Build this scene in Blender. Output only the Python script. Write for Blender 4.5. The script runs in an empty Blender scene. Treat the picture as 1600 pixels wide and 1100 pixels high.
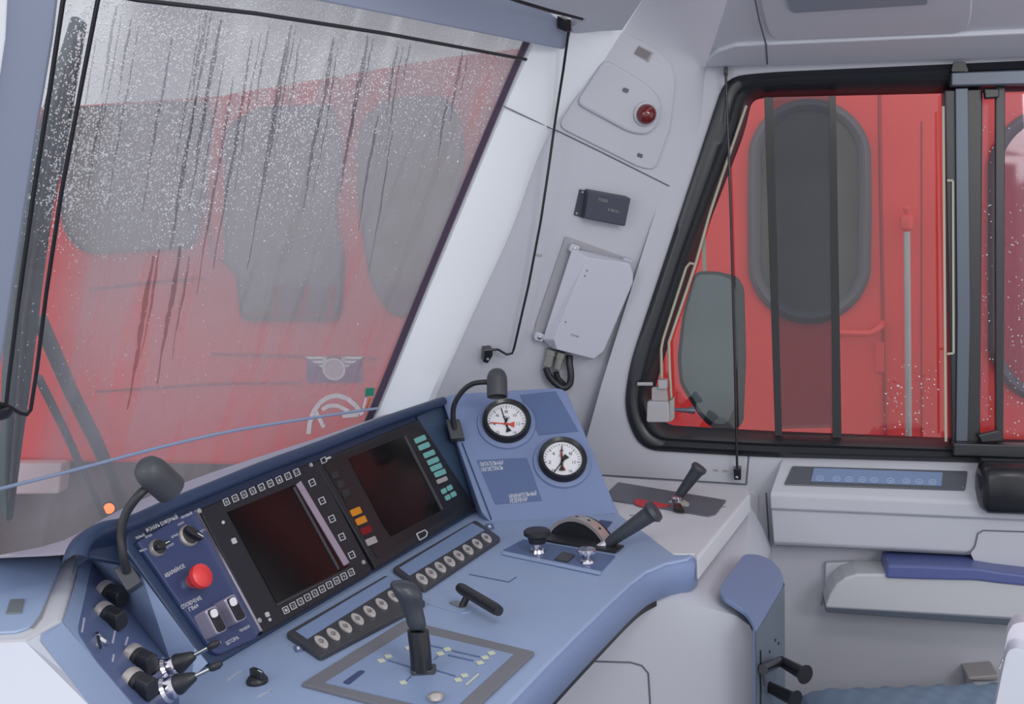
import bpy, bmesh, math, random
from mathutils import Vector, Matrix, geometry
random.seed(7)
SC = bpy.context.scene
COL = SC.collection
# ---------------------------------------------------------------- camera
FPX = 1500.0
PITCH = math.radians(6.0); ROLL = math.radians(2.0)
C0 = Vector((0, 0, 1.40))
FW = Vector((0, math.cos(PITCH), -math.sin(PITCH)))
R0 = Vector((1, 0, 0)); U0 = R0.cross(FW)
RT = R0 * math.cos(ROLL) - U0 * math.sin(ROLL)
UP = U0 * math.cos(ROLL) + R0 * math.sin(ROLL)
cd = bpy.data.cameras.new('camera'); cam = bpy.data.objects.new('camera', cd); COL.objects.link(cam)
cd.sensor_width = 36; cd.lens = FPX / 1600 * 36; cd.clip_start = 0.05; cd.clip_end = 200
M = Matrix((RT, UP, -FW)).transposed().to_4x4(); M.translation = C0
cam.matrix_world = M
SC.camera = cam
# ---------------------------------------------------------------- view, world, lights
SC.view_settings.view_transform = 'Standard'; SC.view_settings.look = 'None'
SC.view_settings.gamma = 1; SC.view_settings.use_curve_mapping = False
SC.view_settings.exposure = 0.0
W = bpy.data.worlds.new('world'); SC.world = W; W.use_nodes = True
wn = W.node_tree; bgn = wn.nodes['Background']
bgn.inputs[0].default_value = (0.93, 0.95, 1.0, 1); bgn.inputs[1].default_value = 0.95
def area(name, loc, target, size, sizey, power, color=(1, 1, 1)):
    l = bpy.data.lights.new(name, 'AREA'); l.shape = 'RECTANGLE'; l.size = size; l.size_y = sizey
    l.energy = power; l.color = color
    o = bpy.data.objects.new(name, l); COL.objects.link(o); o.location = loc
    o.rotation_euler = (Vector(target) - Vector(loc)).to_track_quat('-Z', 'Y').to_euler()
    return o
area('left_window_daylight', (-1.7, -0.6, 1.9), (0.9, 1.9, 0.9), 1.0, 0.8, 10, (0.92, 0.96, 1.0))
area('rear_fill_light', (1.64, -1.5, 2.15), (1.0, 2.2, 0.7), 1.0, 0.7, 24, (1, 0.98, 0.98))  # unseen fill light, added to brighten the right wall
area('cab_ceiling_lamp', (0.45, 0.35, 2.2), (0.5, 0.9, 0.0), 0.7, 0.35, 7, (1, 0.97, 0.93))

# ---------------------------------------------------------------- projection helpers
def ray(px, py): return FW + RT * ((px - 800) / FPX) + UP * ((550 - py) / FPX)
def P(px, py, d): return C0 + ray(px, py) * d
def toP(p):
    if isinstance(p, Vector): return p
    return P(*p)
class Pl:
    def __init__(s, p0, n):
        s.p = Vector(p0); s.n = Vector(n).normalized()
        if s.n.dot(C0 - s.p) < 0: s.n = -s.n
    def at(s, px, py, lift=0.0):
        r = ray(px, py); q = s.p + s.n * lift
        return C0 + r * ((q - C0).dot(s.n) / r.dot(s.n))
def pl3(a, b, c):
    a, b, c = toP(a), toP(b), toP(c)
    return Pl(a, (b - a).cross(c - a))
# ---------------------------------------------------------------- materials
def lin(c):
    c /= 255.0
    return c / 12.92 if c <= .04045 else ((c + .055) / 1.055) ** 2.4
MATS = {}
def mat(name, rgb, rough=.5, metal=0., k=1.0, bump=0., bscale=200., var=0., emis=0., coat=0., spec=.5):
    if name in MATS: return MATS[name]
    m = bpy.data.materials.new(name); m.use_nodes = True; MATS[name] = m
    t = m.node_tree; b = t.nodes['Principled BSDF']
    c = [min(1, lin(x) * k) for x in rgb] + [1]
    b.inputs['Base Color'].default_value = c
    b.inputs['Roughness'].default_value = rough; b.inputs['Metallic'].default_value = metal
    b.inputs['Coat Weight'].default_value = coat
    b.inputs['Specular IOR Level'].default_value = spec
    if emis:
        b.inputs['Emission Color'].default_value = c; b.inputs['Emission Strength'].default_value = emis
    if bump or var:
        tc = t.nodes.new('ShaderNodeTexCoord'); nz = t.nodes.new('ShaderNodeTexNoise')
        nz.inputs['Scale'].default_value = bscale; nz.inputs['Detail'].default_value = 4
        t.links.new(tc.outputs['Object'], nz.inputs['Vector'])
        if bump:
            bp = t.nodes.new('ShaderNodeBump'); bp.inputs['Strength'].default_value = bump
            bp.inputs['Distance'].default_value = .002
            t.links.new(nz.outputs['Fac'], bp.inputs['Height']); t.links.new(bp.outputs[0], b.inputs['Normal'])
        if var:
            n2 = t.nodes.new('ShaderNodeTexNoise'); n2.inputs['Scale'].default_value = 5; n2.inputs['Detail'].default_value = 5
            t.links.new(tc.outputs['Object'], n2.inputs['Vector'])
            mx = t.nodes.new('ShaderNodeMix'); mx.data_type = 'RGBA'
            mx.inputs[6].default_value = [x * (1 - var) for x in c[:3]] + [1]
            mx.inputs[7].default_value = [min(1, x * (1 + var)) for x in c[:3]] + [1]
            t.links.new(n2.outputs['Fac'], mx.inputs[0]); t.links.new(mx.outputs[2], b.inputs['Base Color'])
    return m
WHITEP = mat('white_plastic', (205, 206, 212), .45, k=1.0, bump=.08, bscale=900, var=.03)
PANEL = mat('grey_panel', (186, 187, 196), .5, bump=.10, bscale=700, var=.03)
CEIL = mat('ceiling_panel', (204, 205, 214), .55, var=.02, bump=.05, bscale=600)
CEIL2 = mat('ceiling_light_cover', (140, 148, 162), .5)
PILLAR = mat('pillar_plastic', (242, 245, 250), .5, var=.02)
MULL = mat('mullion_paint', (150, 158, 180), .5, var=.02)
GROOVE = mat('groove', (95, 97, 108), .7)
DESK = mat('desk_blue', (146, 164, 196), .42, bump=.12, bscale=900, var=.03)
DESK_EDGE_SHADE = mat('edge_and_shade_blue', (118, 134, 172), .42, bump=.1, bscale=900, var=.03)  # edge moulding colour, also used to paint shade onto the gauge board
DARKB = mat('dark_blue', (44, 60, 90), .35, bump=.08, bscale=900, var=.04)
NAVY = mat('navy_panel', (56, 68, 108), .4, var=.03)
MIDB = mat('mid_blue_label', (86, 104, 144), .4, var=.02)
KPB = mat('knob_panel_blue', (90, 104, 142), .4, var=.02)
LAV = mat('dash_lavender', (182, 186, 205), .5, var=.03)
BLK = mat('black_plastic', (38, 39, 44), .4, bump=.1, bscale=800)
BLKS = mat('black_satin', (30, 31, 36), .25)
DGREY = mat('dark_grey_plastic', (64, 66, 72), .45, bump=.08, bscale=800)
HOUS = mat('display_housing', (30, 33, 39), .4, bump=.08, bscale=900)
SCR = mat('screen_glass', (20, 19, 21), .12, spec=.28)
SCRB = mat('screen_bezel', (26, 27, 30), .3)
FRAMEG = mat('strip_frame', (62, 62, 68), .4, bump=.08, bscale=900)
CHROME = mat('chrome', (215, 212, 222), .12, 1.0)
ALU = mat('aluminium', (170, 170, 172), .3, 1.0)
WHT = mat('white_paint', (225, 225, 230), .5)
KEYW = mat('key_outline_paint', (185, 187, 192), .5)
LBL = mat('label_light_blue', (130, 150, 188), .35)
BTNW = mat('button_ivory', (190, 184, 182), .4)
TEAL = mat('teal_key', (110, 170, 166), .4)
ORANGE = mat('orange_lamp', (205, 128, 25), .35)
REDL = mat('red_lamp', (120, 22, 30), .2)
REDB = mat('red_button', (222, 62, 62), .35)
GREYK = mat('grey_key', (160, 155, 155), .4)
RUB = mat('rubber', (34, 36, 42), .35, spec=.6)
RUBG = mat('rubber_grey', (72, 72, 80), .5)
LRED = mat('loco_red', (236, 62, 60), .35, var=.08)
LREDD = mat('loco_red_dark', (170, 40, 42), .4)
LGLASS = mat('loco_window_glass', (76, 72, 72), .15, var=.55)
LGLASS2 = mat('loco_front_window_glass', (128, 122, 118), .3, var=.3)
LRUB = mat('loco_window_rubber', (92, 88, 96), .5)
STEELP = mat('worn_steel', (180, 172, 172), .4, .2, var=.2)
BEIGE = mat('beige_strip', (172, 168, 152), .5)
SEAL = mat('windscreen_seal', (78, 62, 84), .5)
GROUND = mat('ballast', (120, 116, 114), .9, bump=1., bscale=30, var=.3)
WIPER = mat('wiper_paint', (46, 72, 76), .5, var=.2, bump=.2, bscale=60)
SOFTREFL = mat('soft_reflection_grey', (104, 106, 112), .5)
TRIMB = mat('pale_blue_trim', (150, 166, 196), .4)
BLUEPAD = mat('blue_pad', (86, 96, 148), .35)
QUILT = mat('seat_fabric', (116, 134, 156), .9, bump=.5, bscale=500, var=.1)
BLKL = mat('black_leather', (34, 34, 40), .28, bump=.1, bscale=250)
GREYM = mat('grey_metal', (92, 100, 112), .35, .3)
MIRG = mat('mirror_glass', (106, 120, 124), .25, var=.3)  # mottled grey-green stands in for the reflection in the mirror
INTG = mat('box_grey', (190, 190, 203), .4, bump=.04, bscale=900)
GREEN = mat('green_sticker', (30, 150, 120), .5)
PALE = mat('emblem_white', (250, 242, 246), .5)
PURP = mat('emblem_plate', (122, 62, 118), .5)
SKIRT = mat('loco_underframe', (110, 98, 102), .8, var=.2)
TAIL = mat('tail_lamp', (255, 120, 60), .3, emis=3)
DISCD = mat('dial_dark', (52, 54, 60), .3, .4)
RIM = mat('dial_rim', (186, 178, 176), .3, .5)
BRKPL = mat('brake_plate', (96, 98, 108), .4, var=.05)
REDM = mat('red_mark', (196, 56, 64), .5)
YEL = mat('legend_yellow', (198, 202, 180), .5)
LINEB = mat('legend_line', (90, 112, 150), .5)

def glass_mat(name, tint, gl=.06, rough=.02):
    m = bpy.data.materials.new(name); m.use_nodes = True; t = m.node_tree; t.nodes.clear()
    o = t.nodes.new('ShaderNodeOutputMaterial'); a = t.nodes.new('ShaderNodeBsdfTransparent')
    g = t.nodes.new('ShaderNodeBsdfGlossy'); x = t.nodes.new('ShaderNodeMixShader')
    a.inputs[0].default_value = (*tint, 1); g.inputs['Roughness'].default_value = rough; x.inputs[0].default_value = gl
    t.links.new(a.outputs[0], x.inputs[1]); t.links.new(g.outputs[0], x.inputs[2]); t.links.new(x.outputs[0], o.inputs[0])
    return m
CLEARG = glass_mat('clear_glass', (.93, .95, .95), .05)
REFLG = glass_mat('reflection_tint', (.60, .62, .66), .05)
PINKG = glass_mat('sliding_pane_glass', (.93, .9, .93), .018)
def fog_mat():
    m = bpy.data.materials.new('fogged_wet_glass'); m.use_nodes = True; t = m.node_tree; t.nodes.clear(); N = t.nodes.new; L = t.links.new
    o = N('ShaderNodeOutputMaterial'); a = N('ShaderNodeBsdfTransparent'); a.inputs[0].default_value = (.94, .95, .96, 1)
    tr = N('ShaderNodeBsdfTranslucent'); tr.inputs[0].default_value = (.56, .56, .59, 1)
    df = N('ShaderNodeBsdfDiffuse'); df.inputs[0].default_value = (.56, .56, .59, 1)
    add = N('ShaderNodeMixShader'); add.inputs[0].default_value = .5
    L(tr.outputs[0], add.inputs[1]); L(df.outputs[0], add.inputs[2])
    uv = N('ShaderNodeUVMap'); uv.uv_map = 'uv'
    mp = N('ShaderNodeMapping'); mp.inputs['Scale'].default_value = (16, 1.1, 1); L(uv.outputs[0], mp.inputs[0])
    nz = N('ShaderNodeTexNoise'); nz.inputs['Scale'].default_value = 1.6; nz.inputs['Detail'].default_value = 6; nz.inputs['Roughness'].default_value = .6
    nz.inputs['Distortion'].default_value = .3
    L(mp.outputs[0], nz.inputs['Vector'])
    cr = N('ShaderNodeValToRGB'); e = cr.color_ramp.elements
    e[0].position = .36; e[0].color = (0, 0, 0, 1); e[1].position = .5; e[1].color = (1, 1, 1, 1)
    L(nz.outputs['Fac'], cr.inputs[0])
    # height gradient of the condensation: thicker near the top of the pane
    sp = N('ShaderNodeSeparateXYZ'); L(uv.outputs[0], sp.inputs[0])
    mr = N('ShaderNodeMapRange'); mr.inputs[1].default_value = 0; mr.inputs[2].default_value = .8; mr.inputs[3].default_value = .33; mr.inputs[4].default_value = .60
    L(sp.outputs[1], mr.inputs[0])
    mul = N('ShaderNodeMath'); mul.operation = 'MULTIPLY_ADD'; mul.inputs[1].default_value = .28; mul.inputs[2].default_value = .72
    L(cr.outputs[0], mul.inputs[0])
    m3 = N('ShaderNodeMath'); m3.operation = 'MULTIPLY'; L(mul.outputs[0], m3.inputs[0]); L(mr.outputs[0], m3.inputs[1])
    mu = N('ShaderNodeMapRange'); mu.inputs[1].default_value = -.94; mu.inputs[2].default_value = -.86; mu.inputs[3].default_value = .35; mu.inputs[4].default_value = 1; L(sp.outputs[0], mu.inputs[0])
    n2 = N('ShaderNodeTexNoise'); n2.inputs['Scale'].default_value = 3.5; n2.inputs['Detail'].default_value = 3; L(uv.outputs[0], n2.inputs['Vector'])
    m5 = N('ShaderNodeMath'); m5.operation = 'MULTIPLY_ADD'; m5.inputs[1].default_value = .7; m5.inputs[2].default_value = .65; L(n2.outputs['Fac'], m5.inputs[0])
    m6 = N('ShaderNodeMath'); m6.operation = 'MULTIPLY'; L(m3.outputs[0], m6.inputs[0]); L(m5.outputs[0], m6.inputs[1])
    m3 = N('ShaderNodeMath'); m3.operation = 'MULTIPLY'; L(m6.outputs[0], m3.inputs[0]); L(mu.outputs[0], m3.inputs[1])
    mx = N('ShaderNodeMixShader'); L(m3.outputs[0], mx.inputs[0]); L(a.outputs[0], mx.inputs[1]); L(add.outputs[0], mx.inputs[2])
    gl = N('ShaderNodeBsdfGlossy'); gl.inputs['Roughness'].default_value = .05
    m4 = N('ShaderNodeMixShader'); m4.inputs[0].default_value = .03; L(mx.outputs[0], m4.inputs[1]); L(gl.outputs[0], m4.inputs[2])
    L(m4.outputs[0], o.inputs[0])
    return m
FOG = fog_mat()
def drop_mat():
    m = bpy.data.materials.new('water_drops'); m.use_nodes = True; t = m.node_tree; t.nodes.clear(); N = t.nodes.new; L = t.links.new
    o = N('ShaderNodeOutputMaterial'); a = N('ShaderNodeBsdfTransparent'); a.inputs[0].default_value = (.8, .8, .82, 1)
    g = N('ShaderNodeBsdfGlossy'); g.inputs['Roughness'].default_value = .1; g.inputs[0].default_value = (1, 1, 1, 1)
    x = N('ShaderNodeMixShader'); x.inputs[0].default_value = .8
    d = N('ShaderNodeBsdfDiffuse'); d.inputs[0].default_value = (1, 1, 1, 1); y = N('ShaderNodeMixShader'); y.inputs[0].default_value = .5
    L(g.outputs[0], y.inputs[1]); L(d.outputs[0], y.inputs[2])
    L(a.outputs[0], x.inputs[1]); L(y.outputs[0], x.inputs[2]); L(x.outputs[0], o.inputs[0])
    return m
TRAIL = glass_mat('water_trail', (.66, .66, .68), .02)
DROP = drop_mat()
# ---------------------------------------------------------------- object helpers
def E(name, label, cat, loc, group=None):
    o = bpy.data.objects.new(name, None); COL.objects.link(o); o.location = loc; o.empty_display_size = .02
    o['label'] = label; o['category'] = cat
    if group: o['group'] = group
    return o
def tag(o, label, cat, group=None):
    o['label'] = label; o['category'] = cat
    if group: o['group'] = group
    return o
def wloc(o):
    v = o.location.copy()
    while o.parent: o = o.parent; v += o.location
    return v
class MB:
    def __init__(s): s.v = []; s.f = []
    def add(s, v, f):
        n = len(s.v); s.v += [Vector(x) for x in v]; s.f += [tuple(i + n for i in q) for q in f]; return s
    def build(s, name, m, parent=None, bevel=0, smooth=False, kind=None, segs=2, ang=35, label=None, uv=None, fix=True):
        lo = Vector((min(v.x for v in s.v), min(v.y for v in s.v), min(v.z for v in s.v)))
        hi = Vector((max(v.x for v in s.v), max(v.y for v in s.v), max(v.z for v in s.v)))
        o0 = Vector(((lo.x + hi.x) / 2, (lo.y + hi.y) / 2, lo.z))
        me = bpy.data.meshes.new(name); me.from_pydata([v - o0 for v in s.v], [], s.f); me.update()
        if fix:
            bm = bmesh.new(); bm.from_mesh(me); bmesh.ops.remove_doubles(bm, verts=bm.verts, dist=1e-6)
            bmesh.ops.recalc_face_normals(bm, faces=bm.faces); bm.to_mesh(me); bm.free()
        if uv:
            ul = me.uv_layers.new(name='uv')
            for l in me.loops: ul.data[l.index].uv = uv(me.vertices[l.vertex_index].co + o0)
        o = bpy.data.objects.new(name, me); COL.objects.link(o); me.materials.append(m)
        if parent: o.parent = parent; o.location = o0 - wloc(parent)
        else: o.location = o0
        if smooth:
            me.polygons.foreach_set('use_smooth', [True] * len(me.polygons))
            bm = bmesh.new(); bm.from_mesh(me)
            for e in bm.edges:
                if len(e.link_faces) == 2 and e.calc_face_angle(0) > math.radians(ang): e.smooth = False
            bm.to_mesh(me); bm.free()
        if bevel:
            b = o.modifiers.new('bevel', 'BEVEL'); b.width = bevel; b.segments = segs; b.limit_method = 'ANGLE'; b.angle_limit = math.radians(30)
            b.harden_normals = False
        if kind: o['kind'] = kind
        if label: o['label'] = label
        return o
def slab(pts, back):
    """closed solid: face pts, and the same face displaced by vector back"""
    n = len(pts); v = list(pts) + [p + back for p in pts]
    f = [tuple(range(n)), tuple(range(2 * n - 1, n - 1, -1))]
    f += [(i, i + n, (i + 1) % n + n, (i + 1) % n) for i in range(n)]
    return v, f
def rnd(poly, r=6, n=4):
    out = []; k = len(poly)
    for i, p in enumerate(poly):
        p = Vector(p[:2]); a = Vector(poly[i - 1][:2]); b = Vector(poly[(i + 1) % k][:2])
        rr = min(r, (a - p).length * .45, (b - p).length * .45)
        a = p + (a - p).normalized() * rr; b = p + (b - p).normalized() * rr
        for j in range(n + 1):
            t = j / n; q = a * (1 - t) ** 2 + p * 2 * t * (1 - t) + b * t * t
            out.append((q.x, q.y))
    return out
def plate_g(pl, poly, t, lift=0., r=0, n=4):
    if r: poly = rnd(poly, r, n)
    pts = [pl.at(x, y, lift + t) for x, y in poly]
    return slab(pts, -pl.n * t)
def plate(name, m, pl, poly, t, parent=None, lift=0., r=0, bevel=0, **k):
    mb = MB(); mb.add(*plate_g(pl, poly, t, lift, r))
    return mb.build(name, m, parent, bevel, **k)
def lathe_g(prof, o, ax, seg=28, u=None):
    ax = Vector(ax).normalized(); a = ax.orthogonal().normalized() if u is None else Vector(u).normalized(); b = ax.cross(a)
    v = []; f = []
    for r, h in prof:
        for i in range(seg):
            t = 2 * math.pi * i / seg; v.append(o + ax * h + (a * math.cos(t) + b * math.sin(t)) * max(r, 1e-5))
    for j in range(len(prof) - 1):
        for i in range(seg):
            k = (i + 1) % seg; f.append((j * seg + i, j * seg + k, (j + 1) * seg + k, (j + 1) * seg + i))
    f.append(tuple(range(seg - 1, -1, -1))); f.append(tuple((len(prof) - 1) * seg + i for i in range(seg)))
    return v, f
def lathe(name, m, prof, o, ax, parent=None, seg=28, **k):
    return MB().add(*lathe_g(prof, o, ax, seg)).build(name, m, parent, smooth=True, **k)
def smoothpts(pts, n=6):
    out = []; k = len(pts)
    for i in range(k - 1):
        p0 = pts[max(i - 1, 0)]; p1 = pts[i]; p2 = pts[i + 1]; p3 = pts[min(i + 2, k - 1)]
        for j in range(n):
            t = j / n
            out.append(.5 * ((2 * p1) + (p2 - p0) * t + (2 * p0 - 5 * p1 + 4 * p2 - p3) * t * t + (3 * p1 - p0 - 3 * p2 + p3) * t ** 3))
    out.append(pts[-1]); return out
def tube_g(pts, r, seg=10, sm=0):
    pts = [Vector(p) for p in pts]
    if sm: pts = smoothpts(pts, sm)
    rs = r if isinstance(r, (list, tuple)) else None
    v = []; f = []; n = len(pts); a = None
    for i, p in enumerate(pts):
        d = (pts[min(i + 1, n - 1)] - pts[max(i - 1, 0)]).normalized()
        if a is None: a = d.orthogonal().normalized()
        else: a = (a - d * a.dot(d)).normalized()
        b = d.cross(a)
        if rs: q = i / (n - 1) * (len(rs) - 1); k = min(int(q), len(rs) - 2); rr = rs[k] + (rs[k + 1] - rs[k]) * (q - k)
        else: rr = r
        for j in range(seg):
            t = 2 * math.pi * j / seg; v.append(p + (a * math.cos(t) + b * math.sin(t)) * rr)
    for i in range(n - 1):
        for j in range(seg):
            k = (j + 1) % seg; f.append((i * seg + j, i * seg + k, (i + 1) * seg + k, (i + 1) * seg + j))
    f.append(tuple(range(seg - 1, -1, -1))); f.append(tuple((n - 1) * seg + j for j in range(seg)))
    return v, f
def tube(name, m, pts, r, parent=None, seg=10, sm=0, **k):
    return MB().add(*tube_g(pts, r, seg, sm)).build(name, m, parent, smooth=True, ang=50, **k)
def loft_g(loops, closed=True, cap=False):
    v = []; f = []; n = len(loops[0])
    for l in loops: v += list(l)
    for j in range(len(loops) - 1):
        for i in range(n if closed else n - 1):
            k = (i + 1) % n; f.append((j * n + i, j * n + k, (j + 1) * n + k, (j + 1) * n + i))
    if cap:
        f.append(tuple(range(n - 1, -1, -1))); f.append(tuple((len(loops) - 1) * n + i for i in range(n)))
    return v, f
TXT = {}
def text_raw(s):
    if s in TXT: return TXT[s]
    cu = bpy.data.curves.new('t', 'FONT'); cu.body = s; cu.resolution_u = 2
    ob = bpy.data.objects.new('t', cu); COL.objects.link(ob)
    me = bpy.data.meshes.new_from_object(ob)
    v = [x.co.copy() for x in me.vertices]; f = [tuple(p.vertices) for p in me.polygons]
    bpy.data.objects.remove(ob); bpy.data.curves.remove(cu); bpy.data.meshes.remove(me)
    x0 = min(p.x for p in v); x1 = max(p.x for p in v); y1 = max(p.y for p in v)
    v = [Vector(((p.x - x0) / (x1 - x0), p.y / .73, 0)) for p in v]
    TXT[s] = (v, f); return TXT[s]
def text_g(s, pl, p1, p2, hpx, up=(0, -1), lift=.0006):
    v, f = text_raw(s)
    a = pl.at(*p1, lift); b = pl.at(*p2, lift)
    c = pl.at(p1[0] + up[0] * hpx, p1[1] + up[1] * hpx, lift)
    return [a + (b - a) * q.x + (c - a) * q.y for q in v], f
def text(s, pl, p1, p2, hpx, m, parent, up=(0, -1), lift=.0006, name='lettering'):
    return MB().add(*text_g(s, pl, p1, p2, hpx, up, lift)).build(name, m, parent, fix=False)
def line_g(pl, pts, wpx, lift=.0006, t=.0006):
    """a painted or raised line: quads along pixel polyline"""
    mb = MB()
    for a, b in zip(pts, pts[1:]):
        a = Vector(a); b = Vector(b); d = (b - a).normalized(); nn = Vector((-d.y, d.x)) * wpx / 2
        mb.add(*plate_g(pl, [a - nn, b - nn, b + nn, a + nn], t, lift))
    return mb
def lineg(*a, **k):
    g = line_g(*a, **k); return g.v, g.f
def lerp(a, b, t): return (a[0] + (b[0] - a[0]) * t, a[1] + (b[1] - a[1]) * t)
def para(c, u, v):
    """parallelogram in px: centre, half-vectors"""
    return [(c[0] - u[0] - v[0], c[1] - u[1] - v[1]), (c[0] + u[0] - v[0], c[1] + u[1] - v[1]),
            (c[0] + u[0] + v[0], c[1] + u[1] + v[1]), (c[0] - u[0] + v[0], c[1] - u[1] + v[1])]
def mpp(pl, px, py): return (pl.at(px, py) - C0).dot(FW) / FPX     # metres per pixel there

# ---------------------------------------------------------------- planes of the place
D = Pl((0, 0, .82), (0, 0, 1))
w1 = P(990, 650, 2.5); w2 = P(1600, 650, 2.27)
WR = Pl(w1, (w2 - w1).cross(Vector((0, 0, 1))))
dW = Vector((.625, .78, 0)).normalized(); rk = Vector((.25, -.2, .57)).normalized()
WS0 = P(600, 630, 2.5); WS = Pl(WS0, dW.cross(rk))
MON = pl3(D.at(425, 990), D.at(748, 798), (690, 622, 2.27))
GP = pl3(D.at(765, 815), D.at(962, 802), (800, 610, 2.27))
CP = pl3((700, 590, 2.46), (1045, 300, 2.42), (935, 80, 2.27))
OF = Pl((0, 4.6, 0), (0.06, -1, 0))
OS = Pl(WR.p - WR.n * 1.35, WR.n)
def cloc(pl, px, py): return pl.at(px, py)

# ================================================================= SETTING
# right wall with the window hole
OUT = rnd([(1750, 88), (1200, 113), (1133, 120), (1108, 195), (1047, 380), (984, 568), (974, 640), (1000, 703), (1190, 714), (1490, 722), (1750, 728)], 38, 6)
INN = rnd([(1750, 132), (1205, 146), (1170, 150), (1158, 205), (1078, 412), (1034, 550), (1012, 625), (1032, 672), (1195, 680), (1480, 690), (1750, 697)], 34, 6)
INN2 = rnd([(1750, 140), (1205, 152), (1175, 156), (1163, 209), (1083, 414), (1040, 553), (1018, 625), (1038, 664), (1195, 673), (1480, 684), (1750, 690)], 32, 6)
outer = [WR.at(1105, 100), WR.at(1750, 82), WR.at(2100, 100), WR.at(2100, 1500), WR.at(900, 1500), WR.at(900, 735), WR.at(915, 690), WR.at(940, 600), WR.at(1068, 190)]
hole = [WR.at(x, y) for x, y in OUT]
tri = geometry.tessellate_polygon([outer, hole])
mb = MB(); allv = outer + hole
mb.add(allv, [tuple(t) for t in tri])
thick = [v - WR.n * .06 for v in hole]
mb.add(*loft_g([hole, thick]))
mb.build('wall_right', PANEL, kind='structure')
# window gasket, frame and panes
win = E('window_2', 'side', 'window', WR.at(1300, 700)); del win['label']; del win['category']; win['kind'] = 'structure'
L = lambda poly, l: [WR.at(x, y, l) for x, y in poly]
def mid(a, b, t): return [lerp(p, q, t) for p, q in zip(a, b)]
MB().add(*loft_g([L(OUT, -.02), L(OUT, .008), L(mid(OUT, INN, .25), .016), L(mid(OUT, INN, .5), .006), L(mid(OUT, INN, .62), .012), L(mid(OUT, INN, .85), -.004), L(INN, -.03), L(INN2, -.05), L(INN2, -.07)])).build('rubber_gasket', RUB, win, smooth=True, ang=60)
WG = Pl(WR.p - WR.n * .05, WR.n)
plate('window_pane', CLEARG, WG, [p for p in INN2], .004, win)
# post between fixed and sliding pane
plate('window_post', RUB, WR, [(1476, 140), (1536, 138), (1532, 694), (1488, 692)], .045, win, lift=-.045, bevel=.004)
plate('post_cover', GREYM, WR, [(1493, 138), (1513, 137), (1516, 500), (1512, 690), (1494, 690), (1496, 500)], .006, win, lift=.002, bevel=.002)
plate('slide_rail', GREYM, WR, [(1487, 113), (1760, 103), (1760, 128), (1487, 134)], .03, win, bevel=.003)
plate('slide_rail', RUB, WR, [(1490, 693), (1760, 700), (1760, 722), (1490, 712)], .035, win, bevel=.003)
plate('sash_bar', RUB, WR, [(1556, 135), (1571, 135), (1568, 692), (1556, 692)], .014, win, lift=-.02, bevel=.002)
plate('sash_pane', PINKG, WR, [(1535, 136), (1760, 130), (1760, 698), (1533, 692)], .003, win, lift=-.018)
plate('window_latch', BLKS, WR, rnd([(1490, 96), (1508, 96), (1514, 112), (1486, 112)], 3), .03, win, bevel=.002)
plate('window_latch', RUB, WR, [(1538, 138), (1562, 138), (1562, 152), (1540, 154)], .02, win, lift=.0, bevel=.003)
plate('window_latch', RUB, WR, [(1528, 680), (1562, 672), (1566, 690), (1534, 692)], .02, win, lift=.0, bevel=.003)
MB().add(*lineg(WR, [(1474, 166), (1478, 690)], 4, .0)).build('weather_strip', BEIGE, win)
MB().add(*lineg(WR, [(1480, 282), (1489, 282), (1490, 552), (1480, 553)], 3.5, .004)).build('weather_strip', BEIGE, win)
# reflection of the cab interior, built as a darkening pane between two bars
plate('reflection_pane', REFLG, WR, [(1203, 152), (1306, 150), (1310, 668), (1218, 670)], .003, win, lift=-.028)
plate('reflection_pane_bar', BLKS, WR, [(1194, 152), (1208, 152), (1222, 680), (1211, 680)], .008, win, lift=-.03)
plate('reflection_pane_bar', BLKS, WR, [(1296, 150), (1306, 150), (1315, 684), (1301, 684)], .008, win, lift=-.03)
# corner panel and windscreen pillar
BL = [(1030, -40), (1003, 0), (940, 100), (855, 212), (800, 355), (745, 476), (690, 598), (640, 720)]
CR = [(1150, -40), (1130, 0), (1095, 60), (1072, 190), (1048, 300), (1000, 465), (955, 610), (926, 730)]
WL = [(1160, -40), (1140, 0), (1105, 100), (1095, 190), (1065, 295), (1010, 465), (965, 600), (940, 735)]
bl = [CP.at(*p) for p in BL]; cr = [CP.at(*p) for p in CR]; wl = [WR.at(*p) for p in WL]
wl[0] = CP.at(*WL[0]); wl[1] = CP.at(*WL[1])
def sub(l, n=4): return smoothpts(l, n)
bl, cr, wl = sub(bl), sub(cr), sub(wl)
mb = MB().add(*loft_g([bl, cr, wl], closed=False)); mb.build('wall_corner', PANEL, kind='structure', smooth=True, ang=40)
SE = [(905, -60), (842, 35), (826, 70), (785, 165), (716, 330), (655, 477), (603, 605), (560, 705)]
se = sub([WS.at(x, y, .004) for x, y in SE])
bl2 = [p + CP.n * .004 for p in bl]
m1 = [a.lerp(b, .85) + CP.n * .018 for a, b in zip(se, bl2)]
m0 = [a.lerp(b, .04) + CP.n * .012 for a, b in zip(se, bl2)]
MB().add(*loft_g([se, m0, m1, bl2], closed=False)).build('trim_1', PILLAR, kind='structure', smooth=True, ang=50)
MB().add(*tube_g([a.lerp(b, t) + CP.n * .0135 for a, b, t in [(WS.at(785, 165, .008), CP.at(870, 205), x / 6) for x in range(7)]], .0012)).build('trim_2', GROOVE, kind='structure')
# seam across corner panel
MB().add(*tube_g([CP.at(868, 203, .001), CP.at(940, 238, .001), CP.at(1048, 292, .001)], .0016, 6)).build('trim_3', GROOVE, kind='structure')
# seal of windscreen
MB().add(*loft_g([sub([WS.at(x - d, y, l) for x, y in SE]) for d, l in ((12, -.01), (10, .006), (0, .008), (0, -.01))], closed=False)).build('trim_4', SEAL, kind='structure')
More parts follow.
